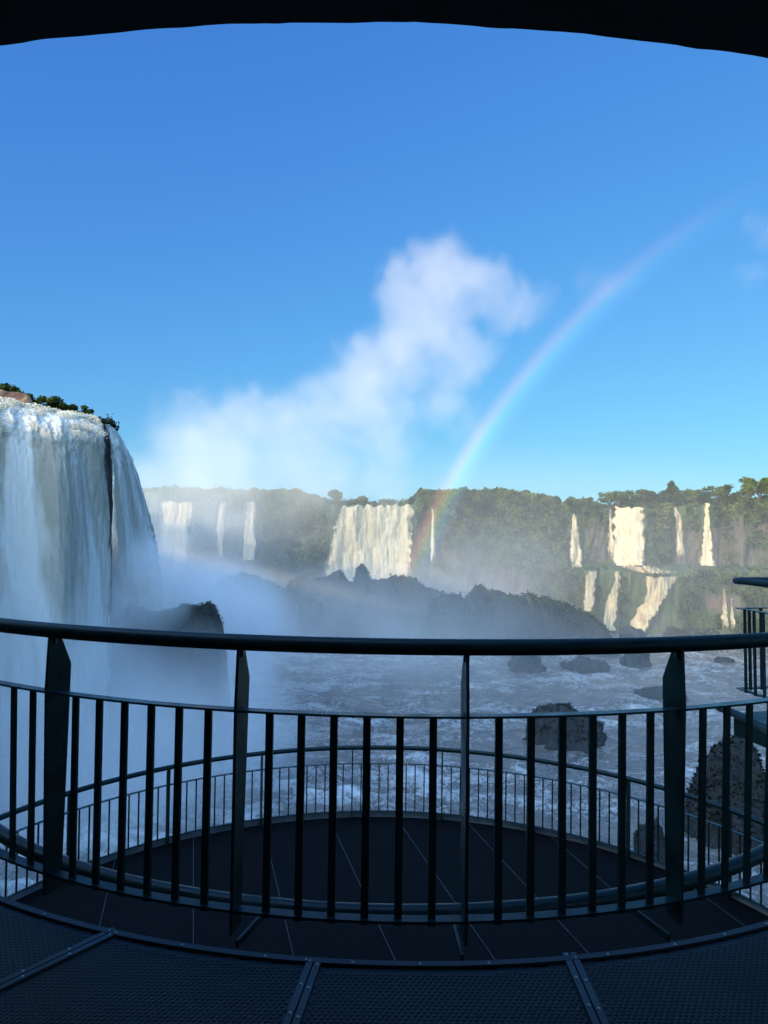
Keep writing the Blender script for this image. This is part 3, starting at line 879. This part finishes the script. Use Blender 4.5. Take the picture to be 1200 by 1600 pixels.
def plant(kind, i, loc, s, rz, label, cat, group, name=None):
    tr, cr = PROT[kind][i % len(PROT[kind])]
    t = empty(name or {'umbrella':'umbrella_tree','round':'round_tree','tall':'tall_tree','bush':'bush'}[kind], loc, label, cat, group)
    t.rotation_euler = (0, 0, rz); t.scale = (s, s, s)
    for nm, me in (('trunk', tr), ('crown', cr)):
        o = bpy.data.objects.new(nm, me); COL.objects.link(o); o.parent = t
    return t
# (px of the crown, py of its top, kind, scale)
RT = [
 ('above the hazy cliff, left of broad fall', [(455,770,'round',.8),(487,768,'round',.9),(525,764,'round',1.0)]),
 ('above the broad sunlit fall', [(548,781,'bush',.6),(567,774,'round',.75),(585,779,'bush',.7),(603,778,'bush',.75),(622,777,'bush',.7),(640,776,'round',.7)]),
 ('between broad fall and rainbow', [(660,766,'round',.85),(682,764,'umbrella',1.0),(700,779,'bush',.8)]),
 ('on the rim beside the rainbow', [(722,776,'bush',.9),(743,775,'bush',.9),(764,772,'round',.8),(786,777,'bush',.9),(806,778,'bush',.95),(828,776,'bush',.85)]),
 ('on the rim left of the slender fall', [(848,779,'bush',.9),(868,774,'round',.75),(888,776,'round',.8),(908,772,'bush',.85),(930,783,'bush',.8)]),
 ('above the tall cream fall', [(952,768,'umbrella',1.0),(968,766,'umbrella',1.0),(986,775,'round',.8),(1004,764,'umbrella',.95)]),
 ('between tall fall and rightmost jet', [(1022,768,'round',.85),(1040,760,'round',.95),(1050,750,'tall',1.1),(1066,762,'round',1.0),(1084,764,'umbrella',1.0)]),
 ('right of the rightmost jet', [(1103,766,'round',.9),(1120,758,'umbrella',1.0),(1134,756,'tall',1.0),(1150,764,'round',.9),(1168,760,'round',.9),(1184,745,'umbrella',1.35),(1206,750,'umbrella',1.25)]),
 ('second row behind the right rim', [(975,772,'round',.8),(1013,770,'bush',1.0),(1060,768,'bush',1.1),(1096,772,'bush',1.0),(1142,770,'bush',1.1),(1190,768,'bush',1.1)]),
 ('second row behind the middle rim', [(735,781,'round',.7),(775,780,'round',.7),(818,781,'round',.7),(858,781,'round',.7),(898,780,'round',.7)]),
]
ORD = ['leftmost', 'second from the left', 'third from the left', 'fourth from the left', 'fifth from the left', 'sixth from the left', 'seventh from the left']
HT = {'umbrella': 7.4, 'round': 6.9, 'tall': 8.8, 'bush': 3.8}
for gi, (zone, lst) in enumerate(RT):
    lst = sorted(lst)
    for i, (px, py, kind, s) in enumerate(lst):
        D0 = 229 + (6 if 'second' in zone else 0)
        for _ in range(3):
            q = P(px, py, D0); D0 = float(np.interp(q.x, _wx, _WY[:, -6])) + 3 + (6 if 'second' in zone else 0)
        q = P(px, py, D0)
        rimz = float(np.interp(q.x, xs, rimh))
        base = q.z - HT[kind]*s
        if base > rimz + .5: s = (q.z - rimz)/HT[kind]; base = rimz
        desc = {'umbrella': 'flat-crowned tree', 'round': 'round leafy tree', 'tall': 'tall narrow tree', 'bush': 'low bushy tree'}[kind]
        plant(kind, i+gi, (q.x, q.y, base), s, random.uniform(0, 6.28), f'{desc} {zone}, {ORD[i]} there', 'tree', 'trees along the rim of the far cliff')

r = np.random.default_rng(91); n = 60000
fx = r.uniform(-95, 135, n); dep_ = r.uniform(0, 14, n)
yb = np.interp(fx, _wx, _WY[:, -6]) + 2.5 + dep_
hgt = (1.7 + 1.6*fbm(fx/2.6, yb/2.6, 2.0, 3) + .5*sstep(40, 70, fx))*(.5 + .05*dep_)
fz = np.interp(fx, xs, rimh) + np.clip(hgt, .2, 9)*r.random(n)**.5
C = np.stack([fx, yb, fz], 1)
V, F = leaf_quads(C, np.tile(np.array([[0, -.6, .7]]), (n, 1)), .6, 13)
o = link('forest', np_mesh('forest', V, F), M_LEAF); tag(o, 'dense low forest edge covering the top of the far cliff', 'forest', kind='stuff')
# ================================================================== ISLANDS AND BOULDERS
def island(name, label, sil, D, half, seed, leafy=.5, mat=None, cat='island', lump=1.25, leaf=.55):
    """rocky mound whose skyline follows measured points"""
    pts = [P(px, py, D) for px, py in sil]
    x0, x1 = pts[0].x, pts[-1].x
    res = max(.18, (x1-x0)/220)
    xs_ = np.arange(x0-1.5, x1+1.5, res); ys_ = np.arange(-half*1.3, half*1.3, res*1.2)
    top = np.interp(xs_, [p.x for p in pts], [p.z for p in pts])
    top = top*sstep(x0-1.4, x0+.2, xs_)*sstep(x1+1.4, x1-.2, xs_)
    XX, YY = np.meshgrid(xs_, ys_, indexing='ij')
    # crest wanders a little in depth
    crest = half*.25*noise(xs_/9+seed, 2.2)[:, None]
    tt = np.clip(1 - ((YY-crest)/half)**2, 0, 1)
    Z = top[:, None]*tt**.55
    Z = Z + (lump*fbm(XX/3.2+seed, YY/3.2, 1.1, 3) + lump*.45*ridge(XX/1.6, YY/1.6+seed, 2.2, 3) - .25*lump)*np.clip(tt*1.3, 0, 1)
    Z = Z*1.0 - 1.0*(tt <= .02)
    me = grid_mesh(name, XX - (x0+x1)/2, YY, Z)
    o = empty(name, ((x0+x1)/2, D, 0), label, cat) if leafy else None
    if leafy:
        body = link('rock', me, mat or M_ROCK, o, True)
        r = np.random.default_rng(seed+5); n = int((x1-x0)*half*2*5*leafy)
        ii = r.integers(2, len(xs_)-2, n); jj = r.integers(2, len(ys_)-2, n)
        cl_ = fbm(XX[ii, jj]/2.0+seed, YY[ii, jj]/2.0, 4.4, 3)
        kp = (tt[ii, jj] > .05) & (Z[ii, jj] > 1.0) & (cl_ > -.45)
        ii, jj, cl_ = ii[kp], jj[kp], cl_[kp]
        C = np.stack([XX[ii, jj]-(x0+x1)/2, YY[ii, jj], Z[ii, jj] + .1 + 1.6*leaf*np.clip(cl_+.1, 0, 1)*r.random(len(ii))], 1)
        C[:, :2] += r.normal(size=(len(ii), 2))*.55*leaf
        Nn = np.tile(np.array([[0, -.5, .8]]), (len(C), 1))
        V, F = leaf_quads(C, Nn, leaf, seed)
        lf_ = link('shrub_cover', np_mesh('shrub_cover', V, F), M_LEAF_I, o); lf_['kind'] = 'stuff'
        return o
    o = link(name, me, mat or M_BOULDER, None, True); o.location = ((x0+x1)/2, D, 0)
    return tag(o, label, cat)
island('rocky_island', 'big hazy shrub-topped island at the left of the gorge middle', [(316,990),(320,928),(345,910),(376,899),(403,902),(437,920),(470,930),(500,940),(520,990)], 190, 11, 3, lump=1.3)
island('rocky_island', 'hazy central island with a dark knob before the broad fall', [(440,985),(452,906),(466,901),(486,909),(503,907),(511,900),(519,896),(529,894),(537,898),(544,907),(551,911),(554,899),(558,889),(563,885),(568,885),(573,890),(577,901),(580,908),(591,909),(612,901),(630,900),(657,910),(682,924),(712,930),(730,985)], 197, 9, 8, lump=1.0)
island('rocky_island', 'long hazy blue-green island sloping down to the right', [(650,990),(670,940),(700,930),(729,932),(740,920),(752,918),(780,925),(803,932),(827,930),(855,935),(892,949),(920,960),(939,974),(948,992)], 186, 10, 14)
island('rocky_island', 'dark rock with mossy top above the handrail at the left', [(168,985),(180,966),(190,955),(207,950),(227,949),(250,953),(267,954),(283,947),(300,945),(328,943),(336,950),(341,962),(348,980)], 97, 4.5, 21, leafy=9, lump=.5, leaf=.22)
island('rocky_island', 'faint low rock peeping out behind the dark mossy rock', [(250,965),(262,948),(274,940),(284,936),(294,938),(310,948),(325,960)], 165, 6, 27)
BL = [  # px0, px1, top, base, label
 (889,957,1028,1052,'low dark boulder in the rapids just below the handrail centre right'),
 (975,1019,1016,1046,'jagged dark boulder in the rapids just left of the wide right post'),
 (1008,1078,1075,1096,'flat dark boulder partly hidden behind the wide right post'),
 (1123,1149,1026,1037,'smallest dark boulder between the wide post and the distant railing'),
 (834,948,1104,1172,'large hazy boulder seen between balusters at the right'),
 (1100,1240,1166,1330,'massive dark mossy boulder at the lower right behind the railing'),
 (974,1015,979,1004,'rounded dark rock showing above the handrail below the golden fall'),
 (1043,1082,981,1004,'wider dark rock showing above the handrail at the right'),
 (1083,1100,986,1004,'little dark rock between two others above the handrail'),
 (1100,1118,986,1004,'little round rock rightmost above the handrail'),
 (848,890,979,1006,'misty rock above the handrail under the long sloping island'),
 (903,950,984,1006,'misty low rock above the handrail right of the other misty one'),
 (798,850,1018,1052,'faint hazy rock just below the handrail left of the low boulder'),
 (1000,1052,1290,1365,'dark wet rock behind the lower railing left of the wide right post'),
]
def boulder(px0, px1, t_, b_, label, seed):
    pxm = (px0+px1)/2; D = ground_depth(pxm, b_, EYE)
    a = P(px0, b_, D); b = P(px1, b_, D); wdt = b.x-a.x
    dep = wdt*.45; top_ = P(pxm, t_, D+dep*.8).z
    bm = bmesh.new(); bmesh.ops.create_icosphere(bm, subdivisions=5, radius=1)
    co = np.array([v.co[:] for v in bm.verts])
    dd = 1 + .34*fbm(co[:,0]*1.3+seed, co[:,1]*1.3, co[:,2]*1.3, 3) + .10*ridge(co[:,0]*3+seed, co[:,1]*3, co[:,2]*3, 3) + .035*fbm(co[:,0]*9+seed, co[:,1]*9, co[:,2]*9, 3)
    co = co*dd[:, None]
    sgn = np.sign(co); co = sgn*np.abs(co)**.95
    co[:, 2] = np.where(co[:, 2] < 0, co[:, 2]*.3, co[:, 2])
    co *= np.array([wdt/2, dep, top_*.95])
    for v, c in zip(bm.verts, co): v.co = c
    me = bpy.data.meshes.new('boulder'); bm.to_mesh(me); bm.free()
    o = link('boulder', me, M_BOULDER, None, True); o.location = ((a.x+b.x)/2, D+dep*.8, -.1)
    tag(o, label, 'rock', 'rocks standing in the river')
    r = np.random.default_rng(int(seed*10)+3); n = int(wdt*top_*110)+400
    ii = r.integers(0, len(co), n*3); ii = ii[co[ii, 2] > top_*.25][:n]
    cl_ = fbm(co[ii, 0]/1.3, co[ii, 1]/1.3, co[ii, 2]/1.3+seed, 3); ii = ii[cl_ > -.25]
    V, F = leaf_quads(co[ii] + r.normal(size=(len(ii), 3))*.10 + np.array([0, 0, .08]), np.tile(np.array([[0, -.5, .8]]), (len(ii), 1)), min(.28, .06+wdt*.014), int(seed)+2)
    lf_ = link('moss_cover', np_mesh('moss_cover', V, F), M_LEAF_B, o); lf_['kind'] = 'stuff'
for i, b in enumerate(BL): boulder(*b, i*3.7)

# ================================================================== NEAR CATARACT AT THE LEFT
LIP = [(-260,612,70),(-120,616,76),(-40,622,81),(0,627,83),(30,634,84),(60,641,85),(90,645,86),(118,650,87),(140,655,88),(158,660,89),(166,664,89.6),(176,667,90.6),(179,672,92),(180,677,96),(178,690,103)]
lp_ = [P(*q) for q in LIP]
seglen = np.cumsum([0] + [(lp_[i+1]-lp_[i]).length for i in range(len(lp_)-1)])
def lip_at(s):
    return np.stack([np.interp(s, seglen, [p[i] for p in lp_]) for i in range(3)], -1)
S_tot = seglen[-1]; s_gap0 = seglen[8] + .62*(seglen[9]-seglen[8]); s_gap1 = seglen[10] + .15*(seglen[11]-seglen[10])
def cataract(name, label, s0, s1, kfun, seed, ns, nt, dropmax=42, wob=1.0):
    s = np.linspace(s0, s1, ns); t = np.linspace(0, 1, nt)**1.35*dropmax
    base = lip_at(s)
    Sg, Tg = np.meshgrid(s, t, indexing='ij')
    k_ = kfun(Sg, Tg)
    # the water rolls over the lip, then falls in a free arc away from the rock
    pre = 1.6
    out_ = k_*(np.sqrt(Tg+.35) - .3) + (.9*sstep(0, 1.4, Tg)*(1+.8*ridge(Sg/2.2+seed, Tg/3, 9.0, 3)*sstep(5.5, .5, Tg)) if s0 == 0 else 0)
    oa = np.interp(s, [0, seglen[3], s_gap0-3, s_gap1, seglen[12]], [-1.0, -.95, -.75, -.35, -.1])[:, None]; od = (np.cos(oa), np.sin(oa))
    back = sstep(1.2, 0, Tg)
    z = base[:, None, 2] - Tg + .22*fbm(Sg/1.1, Tg/2, seed, 3)*sstep(3, 0, Tg)
    det = (.6*fbm(Sg/2.6+seed, Tg/26, 2.0, 2) + .10*ridge(Sg/.9, Tg/16+seed, 4.0, 3) + .08*fbm(Sg/.35, Tg/1.8, 6.0+seed, 3))*sstep(0, 4, Tg)*wob + .30*fbm(Sg/.9, Tg/1.4, 8.0, 3)*sstep(0,.5,Tg)*sstep(9, 2, Tg)
    o_ = out_ + det
    Xg = base[:, None, 0] + od[0]*o_ ; Yg = base[:, None, 1] + od[1]*o_
    cl = ridge(Sg/5.5+seed*1.3, Tg/40, 1.0, 2)
    foam = -.10 + .52*sstep(-.15, .6, fbm(Sg/3.0 - Tg/30, Tg/30, 31+seed, 3)) + .22*cl + .20*ridge(Sg/1.3+seed, Tg/14, 5.0, 3) + .55*sstep(4.5, 0, Tg) + .02*np.clip(Tg-12, 0, 30)
    return s, t, Sg, Tg, Xg, Yg, z, foam
def kmain(S, T):
    k0 = 1.55 + .5*fbm(S/6, T/60, 3.1, 3)
    e = sstep(s_gap0-6, s_gap0, S)
    return k0*(1-e) + .45*e
s, t, Sg, Tg, Xg, Yg, Zg, foam = cataract('w', '', 0, s_gap0, kmain, 2.0, 420, 380)
dens = np.ones_like(Sg)*1.6 - 1.1*sstep(s_gap0-1.2, s_gap0, Sg)
me = grid_mesh('near_waterfall', Xg, Yg, Zg, {'foam': foam, 'dens': dens}, uv=(Sg, Tg))
o = link('near_waterfall', me, M_NEARFALL, None, True)
wf = o
r = np.random.default_rng(55); n = 34000
fs_ = s_gap0*(.35 + .65*r.random(n)); ft_ = np.abs(r.normal(size=n))*2.6 - .30
bb = lip_at(fs_); out2 = .2 + 1.2*r.random(n) + 1.5*np.sqrt(np.clip(ft_, 0, 9))
blob = fbm(fs_/1.6, ft_/1.2, out2/1.5, 3)
kp = blob > -.05 + .12*np.abs(ft_)
Cf = np.stack([bb[:, 0] + .65*out2, bb[:, 1] - .75*out2 + r.normal(size=n)*.2, bb[:, 2] - ft_ + .35*np.clip(blob, 0, 1)], 1)[kp]
V, F = leaf_quads(Cf, np.tile(np.array([[-.2, -.8, .4]]), (len(Cf), 1)), .13, 15)
sp_ = link('spray', np_mesh('spray', V, F), None, wf); sp_['kind'] = 'stuff'
tsp = NT('flying_spray'); dsp = tsp.n('ShaderNodeBsdfDiffuse', {'Color': (.88,.82,.68,1)}).outputs[0]; tl = tsp.n('ShaderNodeBsdfTranslucent', {'Color': (.88,.82,.68,1)}).outputs[0]  # cream tint paints the warm sunlight of the crest into the spray
sp_.data.materials.append(tsp.out(tsp.n('ShaderNodeMixShader', {0: .45, 1: dsp, 2: tl}).outputs[0]))
tag(wf, 'huge near cataract thundering down at the left edge with sunlit foam along its lip', 'waterfall')
def kside(S, T):
    q = sstep(s_gap1, S_tot, S)
    return .6 + 1.15*q + (.07*fbm(S/.9, T/5, 3.1, 3) + .12*fbm(S/1.2+4, T/.9, 5.1, 4)*sstep(6, 16, T))*q
s, t, Sg, Tg, Xg, Yg, Zg, foam = cataract('w', '', s_gap1-.5, S_tot, kside, 5.0, 200, 320, wob=.5)
dens = np.ones_like(Sg)*1.5 - 1.0*sstep(s_gap1+.6, s_gap1-.5, Sg) - 1.3*sstep(S_tot-2.2, S_tot, Sg)*(.6 + .6*fbm(Sg/.8, Tg/1.6, 3, 3)) - 1.5*sstep(12, 27, Tg)
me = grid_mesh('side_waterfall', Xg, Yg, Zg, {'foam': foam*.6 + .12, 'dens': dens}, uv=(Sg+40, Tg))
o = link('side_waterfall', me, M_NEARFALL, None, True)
tag(o, 'arching grey-white curtain of water right of the dark rock cleft at the left cataract', 'waterfall')
wf = o
r = np.random.default_rng(56); n = 500
fs_ = s_gap1 + (seglen[12]+1.0-s_gap1)*r.random(n)**.5; ft_ = 34*r.random(n)**.8
bb = lip_at(fs_); q_ = sstep(s_gap1, S_tot, fs_)
out2 = (.6 + 1.15*q_)*(np.sqrt(ft_+.35)-.3) + .05 + np.abs(r.normal(size=n))*(.05+.03*ft_)
oa2 = np.interp(fs_, [s_gap1, seglen[12]], [-.35, -.1])
kp = fbm(fs_/.7, ft_/1.1, out2, 2) > -.1
Cf = np.stack([bb[:, 0] + np.cos(oa2)*out2, bb[:, 1] + np.sin(oa2)*out2, bb[:, 2] - ft_], 1)[kp]
V, F = leaf_quads(Cf, np.tile(np.array([[.5, -.8, .2]]), (len(Cf), 1)), .15, 16)
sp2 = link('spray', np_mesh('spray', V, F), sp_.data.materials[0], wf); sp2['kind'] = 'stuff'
sp2.data.materials.clear(); tsq = NT('shaded_spray'); sp2.data.materials.append(tsq.out(tsq.n('ShaderNodeBsdfDiffuse', {'Color': (.50,.50,.50,1)}).outputs[0]))  # grey colour paints shade into the side curtain's spray
# rock face behind the curtain, with the dark cleft, and land above
s = np.linspace(0, S_tot, 260); t = np.linspace(-.0, 44, 120); base = lip_at(s)
Sg, Tg = np.meshgrid(s, t, indexing='ij')
dd = -.6 + .9*ridge(Sg/3, Tg/6, 3.0, 4) - .3*sstep(0, 3, Tg)
bulge = np.exp(-((Sg-(s_gap0+s_gap1)/2)/1.7)**2)*(.75+.52*np.sqrt(np.clip(Tg, 0, 60)))
X1 = base[:, None, 0] + .70*(dd*.7 + bulge) - .3; Y1 = base[:, None, 1] - .65*(dd*.7 + bulge) + .4; Z1 = base[:, None, 2] - Tg + .15*fbm(Sg, Tg, 2, 3) - .1
o = link('rock_face', grid_mesh('rock_face', X1, Y1, Z1), M_ROCK, None, True); tag(o, kind='structure')
# upper land and river shelf behind the lip
uu = np.linspace(0, 1, 90)**1.6*220
base = lip_at(s); Sg, Ug = np.meshgrid(s, uu, indexing='ij')
X2 = base[:, None, 0] - Ug*.55; Y2 = base[:, None, 1] + Ug*.83; pxs_ = np.interp(s, seglen, [q[0] for q in LIP])[:, None]
Z2 = base[:, None, 2] - .15 + .03*Ug*sstep(0, 20, Ug) + (.35*fbm(X2/3, Y2/3, 3, 4) - .15 + 2.3*(sstep(-60, 10, pxs_)*sstep(75, 45, pxs_)))*sstep(.3, 2.2, Ug) - .35*sstep(.2, 3, Ug)
t_ = NT('wet_brown_shelf'); p_ = t_.pos(); n1 = t_.noise(t_.scale(p_, (1, .6, 1)), .8, 6, .65, .6)
M_SHELF = t_.out(t_.bsdf(t_.ramp(n1, [(.35,(.10,.045,.02)),(.5,(.26,.12,.05)),(.62,(.45,.27,.13)),(.72,(.8,.72,.6))]), .5, t_.bump(n1, .8, .4)))
o = link('upper_river', grid_mesh('upper_river', X2, Y2, Z2), M_SHELF, None, True); tag(o, kind='structure')
# bushes on top of the near cataract
PROT['near'] = [tree_protos('bush', 61, 4.2, 3.2, .34, 2400, M_LEAF_D), tree_protos('round', 62, 4.6, 2.6, .34, 2400, M_LEAF_D), tree_protos('bush', 63, 3.4, 3.0, .32, 2000, M_LEAF_D)]
NB = [(-30,592,86,1.1,'at the extreme left edge'),(8,601,88,1.0,'leftmost fully in view'),(38,609,89,.95,'above the red-brown rock'),(60,620,90,.6,'small, second after the red-brown rock'),
      (84,622,91,.8,'in the middle of the row'),(108,628,92,.75,'right of the middle'),(128,634,92,.6,'second from the right end'),(140,645,91,.35,'smallest, rightmost of the row')]
for i, (px, py, D, s_, wh) in enumerate(NB):
    q = P(px, py, D); hgt = (3.0, 4.6, 2.6)[i % 3]*s_
    plant('near', i, (q.x, q.y, q.z-hgt), s_, i*1.3, f'dark green bush on top of the near cataract, {wh}', 'bush', 'bushes above the near cataract', 'bush')
# dark grassy brow right of the lip
mb = MB(); pts = [P(139,654,88.6), P(150,658,89.2), P(160,661,90), P(170,665,91), P(174,667,91.4)]
r = np.random.default_rng(77); Cc = []
for i in range(len(pts)-1):
    n = 500
    f = r.random(n)[:, None]; a_, b_ = np.array(pts[i]), np.array(pts[i+1])
    Cc.append(a_ + (b_-a_)*f + r.normal(size=(n, 3))*np.array([.35, .5, .22]))
Cc.append(np.array(P(173,664,91.4)) + r.normal(size=(250, 3))*np.array([.35, .35, .45]))
C = np.concatenate(Cc)
V, F = leaf_quads(C, np.tile(np.array([[.3, -.3, .8]]), (len(C), 1)), .3, 9)
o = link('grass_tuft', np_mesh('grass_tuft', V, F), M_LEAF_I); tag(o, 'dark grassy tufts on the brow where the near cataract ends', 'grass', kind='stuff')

# ================================================================== UNSEEN HILL BEHIND THE TOWER (added and shaped to throw the gorge into shade)
dirv = np.array([math.sin(SUN_AZ+math.pi), math.cos(SUN_AZ+math.pi)]); perp = np.array([dirv[1], -dirv[0]])
pp_ = np.linspace(-420, 300, 240); qq = np.linspace(-320, -12, 60)
PPg, QQg = np.meshgrid(pp_, qq, indexing='ij')
hx = PPg*perp[0] + QQg*dirv[0]; hy = PPg*perp[1] + QQg*dirv[1]
crest = 58.6 + 1.6*fbm(pp_/18, 1.1, o=3) + .9*fbm(pp_/3, 4.1, o=3)
hz = crest[:, None]*sstep(-12, -34, QQg) + .03*np.clip(-QQg-34, 0, 300)
hz = np.minimum(hz, crest[:, None] + 0*hz)
o = link('shade_hill', grid_mesh('shade_hill', hx, hy, hz), M_SOIL, None, True); tag(o, kind='structure')

# ================================================================== MIST
def mist(name, label, c, rad, mat, group='drifting spray over the gorge'):
    bm = bmesh.new(); bmesh.ops.create_icosphere(bm, subdivisions=4, radius=1)
    me = bpy.data.meshes.new(name); bm.to_mesh(me); bm.free()
    o = link(name, me, mat); o.location = c; o.scale = rad
    tag(o, label, 'mist', group, 'stuff'); return o
mist('mist', 'thick blue-white spray boiling at the foot of the near cataract', (-46, 86, 1), (18, 26, 36), m_mist('mist_near', .26, .085, .30, .6, power=1.6, flat=.25))
mist('mist', 'dense boiling spray swallowing the foot of the main curtain at the left edge', (-47, 79, 15), (17, 13, 13), m_mist('mist_foot', .34, .12, .30, .62, power=1.3, flat=.25))
mist('mist', 'spray bursting up at the foot of the arching side curtain', (-39, 85, 18), (11, 9, 13), m_mist('mist_burst', .36, .14, .30, .62, power=1.3, flat=.15))
mist('mist', 'puff of spray above the dark mossy rock beside the side curtain', (-31.5, 93, 22.5), (9, 7, 7.5), m_mist('mist_puff', .42, .2, .30, .62, power=1.1, flat=.2))
mist('mist', 'churning spray between the near cataract and the hazy islands', (-30, 117, 14), (18, 14, 13), m_mist('mist_churn', .30, .12, .30, .62, power=1.2, flat=.2))
mist('mist', 'low white spray spreading over the water below the near cataract', (-33, 90, 1), (26, 33, 20), m_mist('mist_low', .20, .085, .30, .6, power=1.2, flat=.3))
mist('mist', 'soft haze drifting over the islands in the gorge', (-18, 168, 4), (75, 50, 19), m_mist('mist_mid', .027, .05, .3, .62, flat=.25))
mist('mist', 'spray cloud at the foot of the broad far fall', (-2, 219, 4), (36, 13, 20), m_mist('mist_far', .06, .08, .3, .6, flat=.3))
mist('mist', 'bright haze veiling the far left falls', (-66, 222, 22), (46, 16, 34), m_mist('mist_left', .05, .05, .3, .6, flat=.4))
mist('mist', 'thin veil of spray before the cliff right of the rainbow', (30, 208, 14), (32, 16, 20), m_mist('mist_veil', .022, .07, .3, .6, flat=.3))

def m_plume(name, balls, dens, nscale, lo, hi):
    t = NT(name); p = t.pos()
    wv = t.n('ShaderNodeTexNoise', {'Vector': p, 'Scale': .045, 'Detail': 3.0, 'Roughness': .55}).outputs[1]
    pw = t.vmath('ADD', p, t.vmath('MULTIPLY', t.vmath('SUBTRACT', wv, (.5,.5,.5)), (26, 26, 26)))
    acc = None
    for (c, rr_, wgt) in balls:
        d = t.vmath('DISTANCE', pw, tuple(c), out=1)
        f = t.math('MULTIPLY', t.math('SUBTRACT', 1, t.math('DIVIDE', d, rr_), clamp=True), wgt)
        acc = f if acc is None else t.math('MAXIMUM', acc, f)
    n = t.noise(p, nscale, 6, .66, .6)
    e = t.math('ADD', acc, t.math('MULTIPLY', t.math('SUBTRACT', n, .5), 1.1))
    d = t.math('MULTIPLY', t.mr(e, lo, hi, smooth=True), dens)
    d = t.math('MULTIPLY', d, t.mr(acc, 0, .12))
    v = t.n('ShaderNodeVolumeScatter', {'Color': (.40,.37,.295,1), 'Density': d, 'Anisotropy': 0.0}).outputs[0]
    return t.out(vol=v)
PD = 205.0
def plume(name, label, spec, dens, nscale, lo=.12, hi=.75, D=PD, dz=0.0):
    balls = []
    bm = bmesh.new()
    for px, py, r_, wgt in spec:
        c = P(px, py, D + dz*random.uniform(-1, 1)); rad = r_/FPX*D*1.35
        balls.append((c, rad, wgt))
        bmesh.ops.create_icosphere(bm, subdivisions=3, radius=rad*1.18, matrix=Matrix.Translation(c))
    me = bpy.data.meshes.new(name); bm.to_mesh(me); bm.free()
    o = link(name, me, m_plume(name+'_vapour', balls, dens, nscale, lo, hi))
    md = o.modifiers.new('remesh', 'REMESH'); md.mode = 'VOXEL'; md.voxel_size = 3.0 if r_ > 25 else 1.2
    tag(o, label, 'spray cloud', 'clouds of spray above the falls', 'stuff'); return o
plume('spray_cloud', 'tall billowing plume of sunlit spray rising over the falls', [
    (290,690,75,.8),(350,700,90,.9),(300,640,45,.7),(385,640,50,.8),(440,690,90,.95),(520,650,72,.95),(575,600,66,1),(605,560,66,1),(630,520,64,1),(655,480,72,1.1),(690,425,62,1.1),(740,430,48,1.0),
    (640,420,42,.8),(775,470,42,.9),(815,480,38,.75),(845,470,26,.55),(700,540,75,.8),(590,670,80,.8),(680,620,75,.55),(480,745,95,.9),(350,750,110,.9),(250,740,60,.7),(600,750,70,.6)],
    .060, .11, lo=.13, hi=.66, dz=6)
plume('spray_cloud', 'small wisp of cloud hanging left of the rainbow top', [(945,435,45,.6),(975,425,30,.5),(915,450,30,.5)], .030, .09, .1, .9)
plume('spray_cloud', 'tiny bright puff at the right edge of the sky', [(1168,424,24,.9),(1150,412,16,.7)], .055, .2, .15, .8)
plume('spray_cloud', 'pale wisp at the right edge above the tiny puff', [(1192,338,26,.8),(1205,365,30,.8)], .045, .15, .15, .8)

mist('mist', 'faint damp haze low over the rapids at the right', (38, 125, 3), (46, 58, 15), m_mist('mist_rapids', .005, .06, .2, .7, flat=.3))
mist('mist', 'pale haze hanging all along the far cliff', (20, 196, 20), (150, 30, 34), m_mist('mist_haze', .0085, .03, .2, .7, flat=.5, power=.8))
# ================================================================== RAINBOW
az, el = R(42.5), R(-15.5)
ax = Vector((math.sin(az)*math.cos(el), math.cos(az)*math.cos(el), math.sin(el)))
e1 = ax.cross(Vector((0,0,1))).normalized(); e2 = e1.cross(ax).normalized()     # e2 up
nu, nv = 220, 12
phs = np.linspace(R(92), R(196), nu); rads = np.linspace(R(39.7), R(42.55), nv)
L = 172.0
Xr = np.zeros((nu, nv)); Yr = Xr.copy(); Zr = Xr.copy(); Ur = Xr.copy(); Vr = Xr.copy()
for i, ph in enumerate(phs):
    for j, rd in enumerate(rads):
        v = ax*math.cos(rd) + (e1*math.cos(ph) + e2*math.sin(ph))*math.sin(rd)
        v = Vector((0,0,EYE)) + v*L
        Xr[i,j], Yr[i,j], Zr[i,j] = v; Ur[i,j] = i/(nu-1); Vr[i,j] = j/(nv-1)
me = grid_mesh('rainbow', Xr, Yr, Zr, uv=(Ur, Vr))
t = NT('rainbow_light'); uv = t.n('ShaderNodeUVMap', uv_map='UVMap').outputs[0]
sp = t.n('ShaderNodeSeparateXYZ', {'Vector': uv})
col = t.ramp(sp.outputs['Y'], [(0,(0,0,0)),(.15,(.05,.04,.12)),(.30,(.10,.22,.45)),(.42,(.16,.46,.45)),(.52,(.36,.55,.30)),(.62,(.70,.55,.22)),(.74,(.75,.32,.20)),(.88,(.26,.08,.10)),(1,(0,0,0))])
nz_ = t.noise(t.pos(), .03, 3)
zz = t.n('ShaderNodeSeparateXYZ', {'Vector': t.pos()}).outputs['Z']
fd = t.math('MULTIPLY', t.math('ADD', t.mr(zz, 14, 28, 0, .72, smooth=True), t.mr(zz, 38, 46, 0, .28)), t.mr(zz, 50, 99, 1, 0))
fd = t.math('MULTIPLY', fd, t.mr(nz_, .3, .6, .7, 1.1))
em = t.n('ShaderNodeEmission', {'Color': col, 'Strength': t.math('MULTIPLY', fd, .34)}).outputs[0]
m_ = t.out(t.n('ShaderNodeAddShader', {0: em, 1: t.n('ShaderNodeBsdfTransparent').outputs[0]}).outputs[0])
o = link('rainbow', me, m_); tag(o, 'rainbow arching from the far cliff up into the blue sky', 'rainbow')
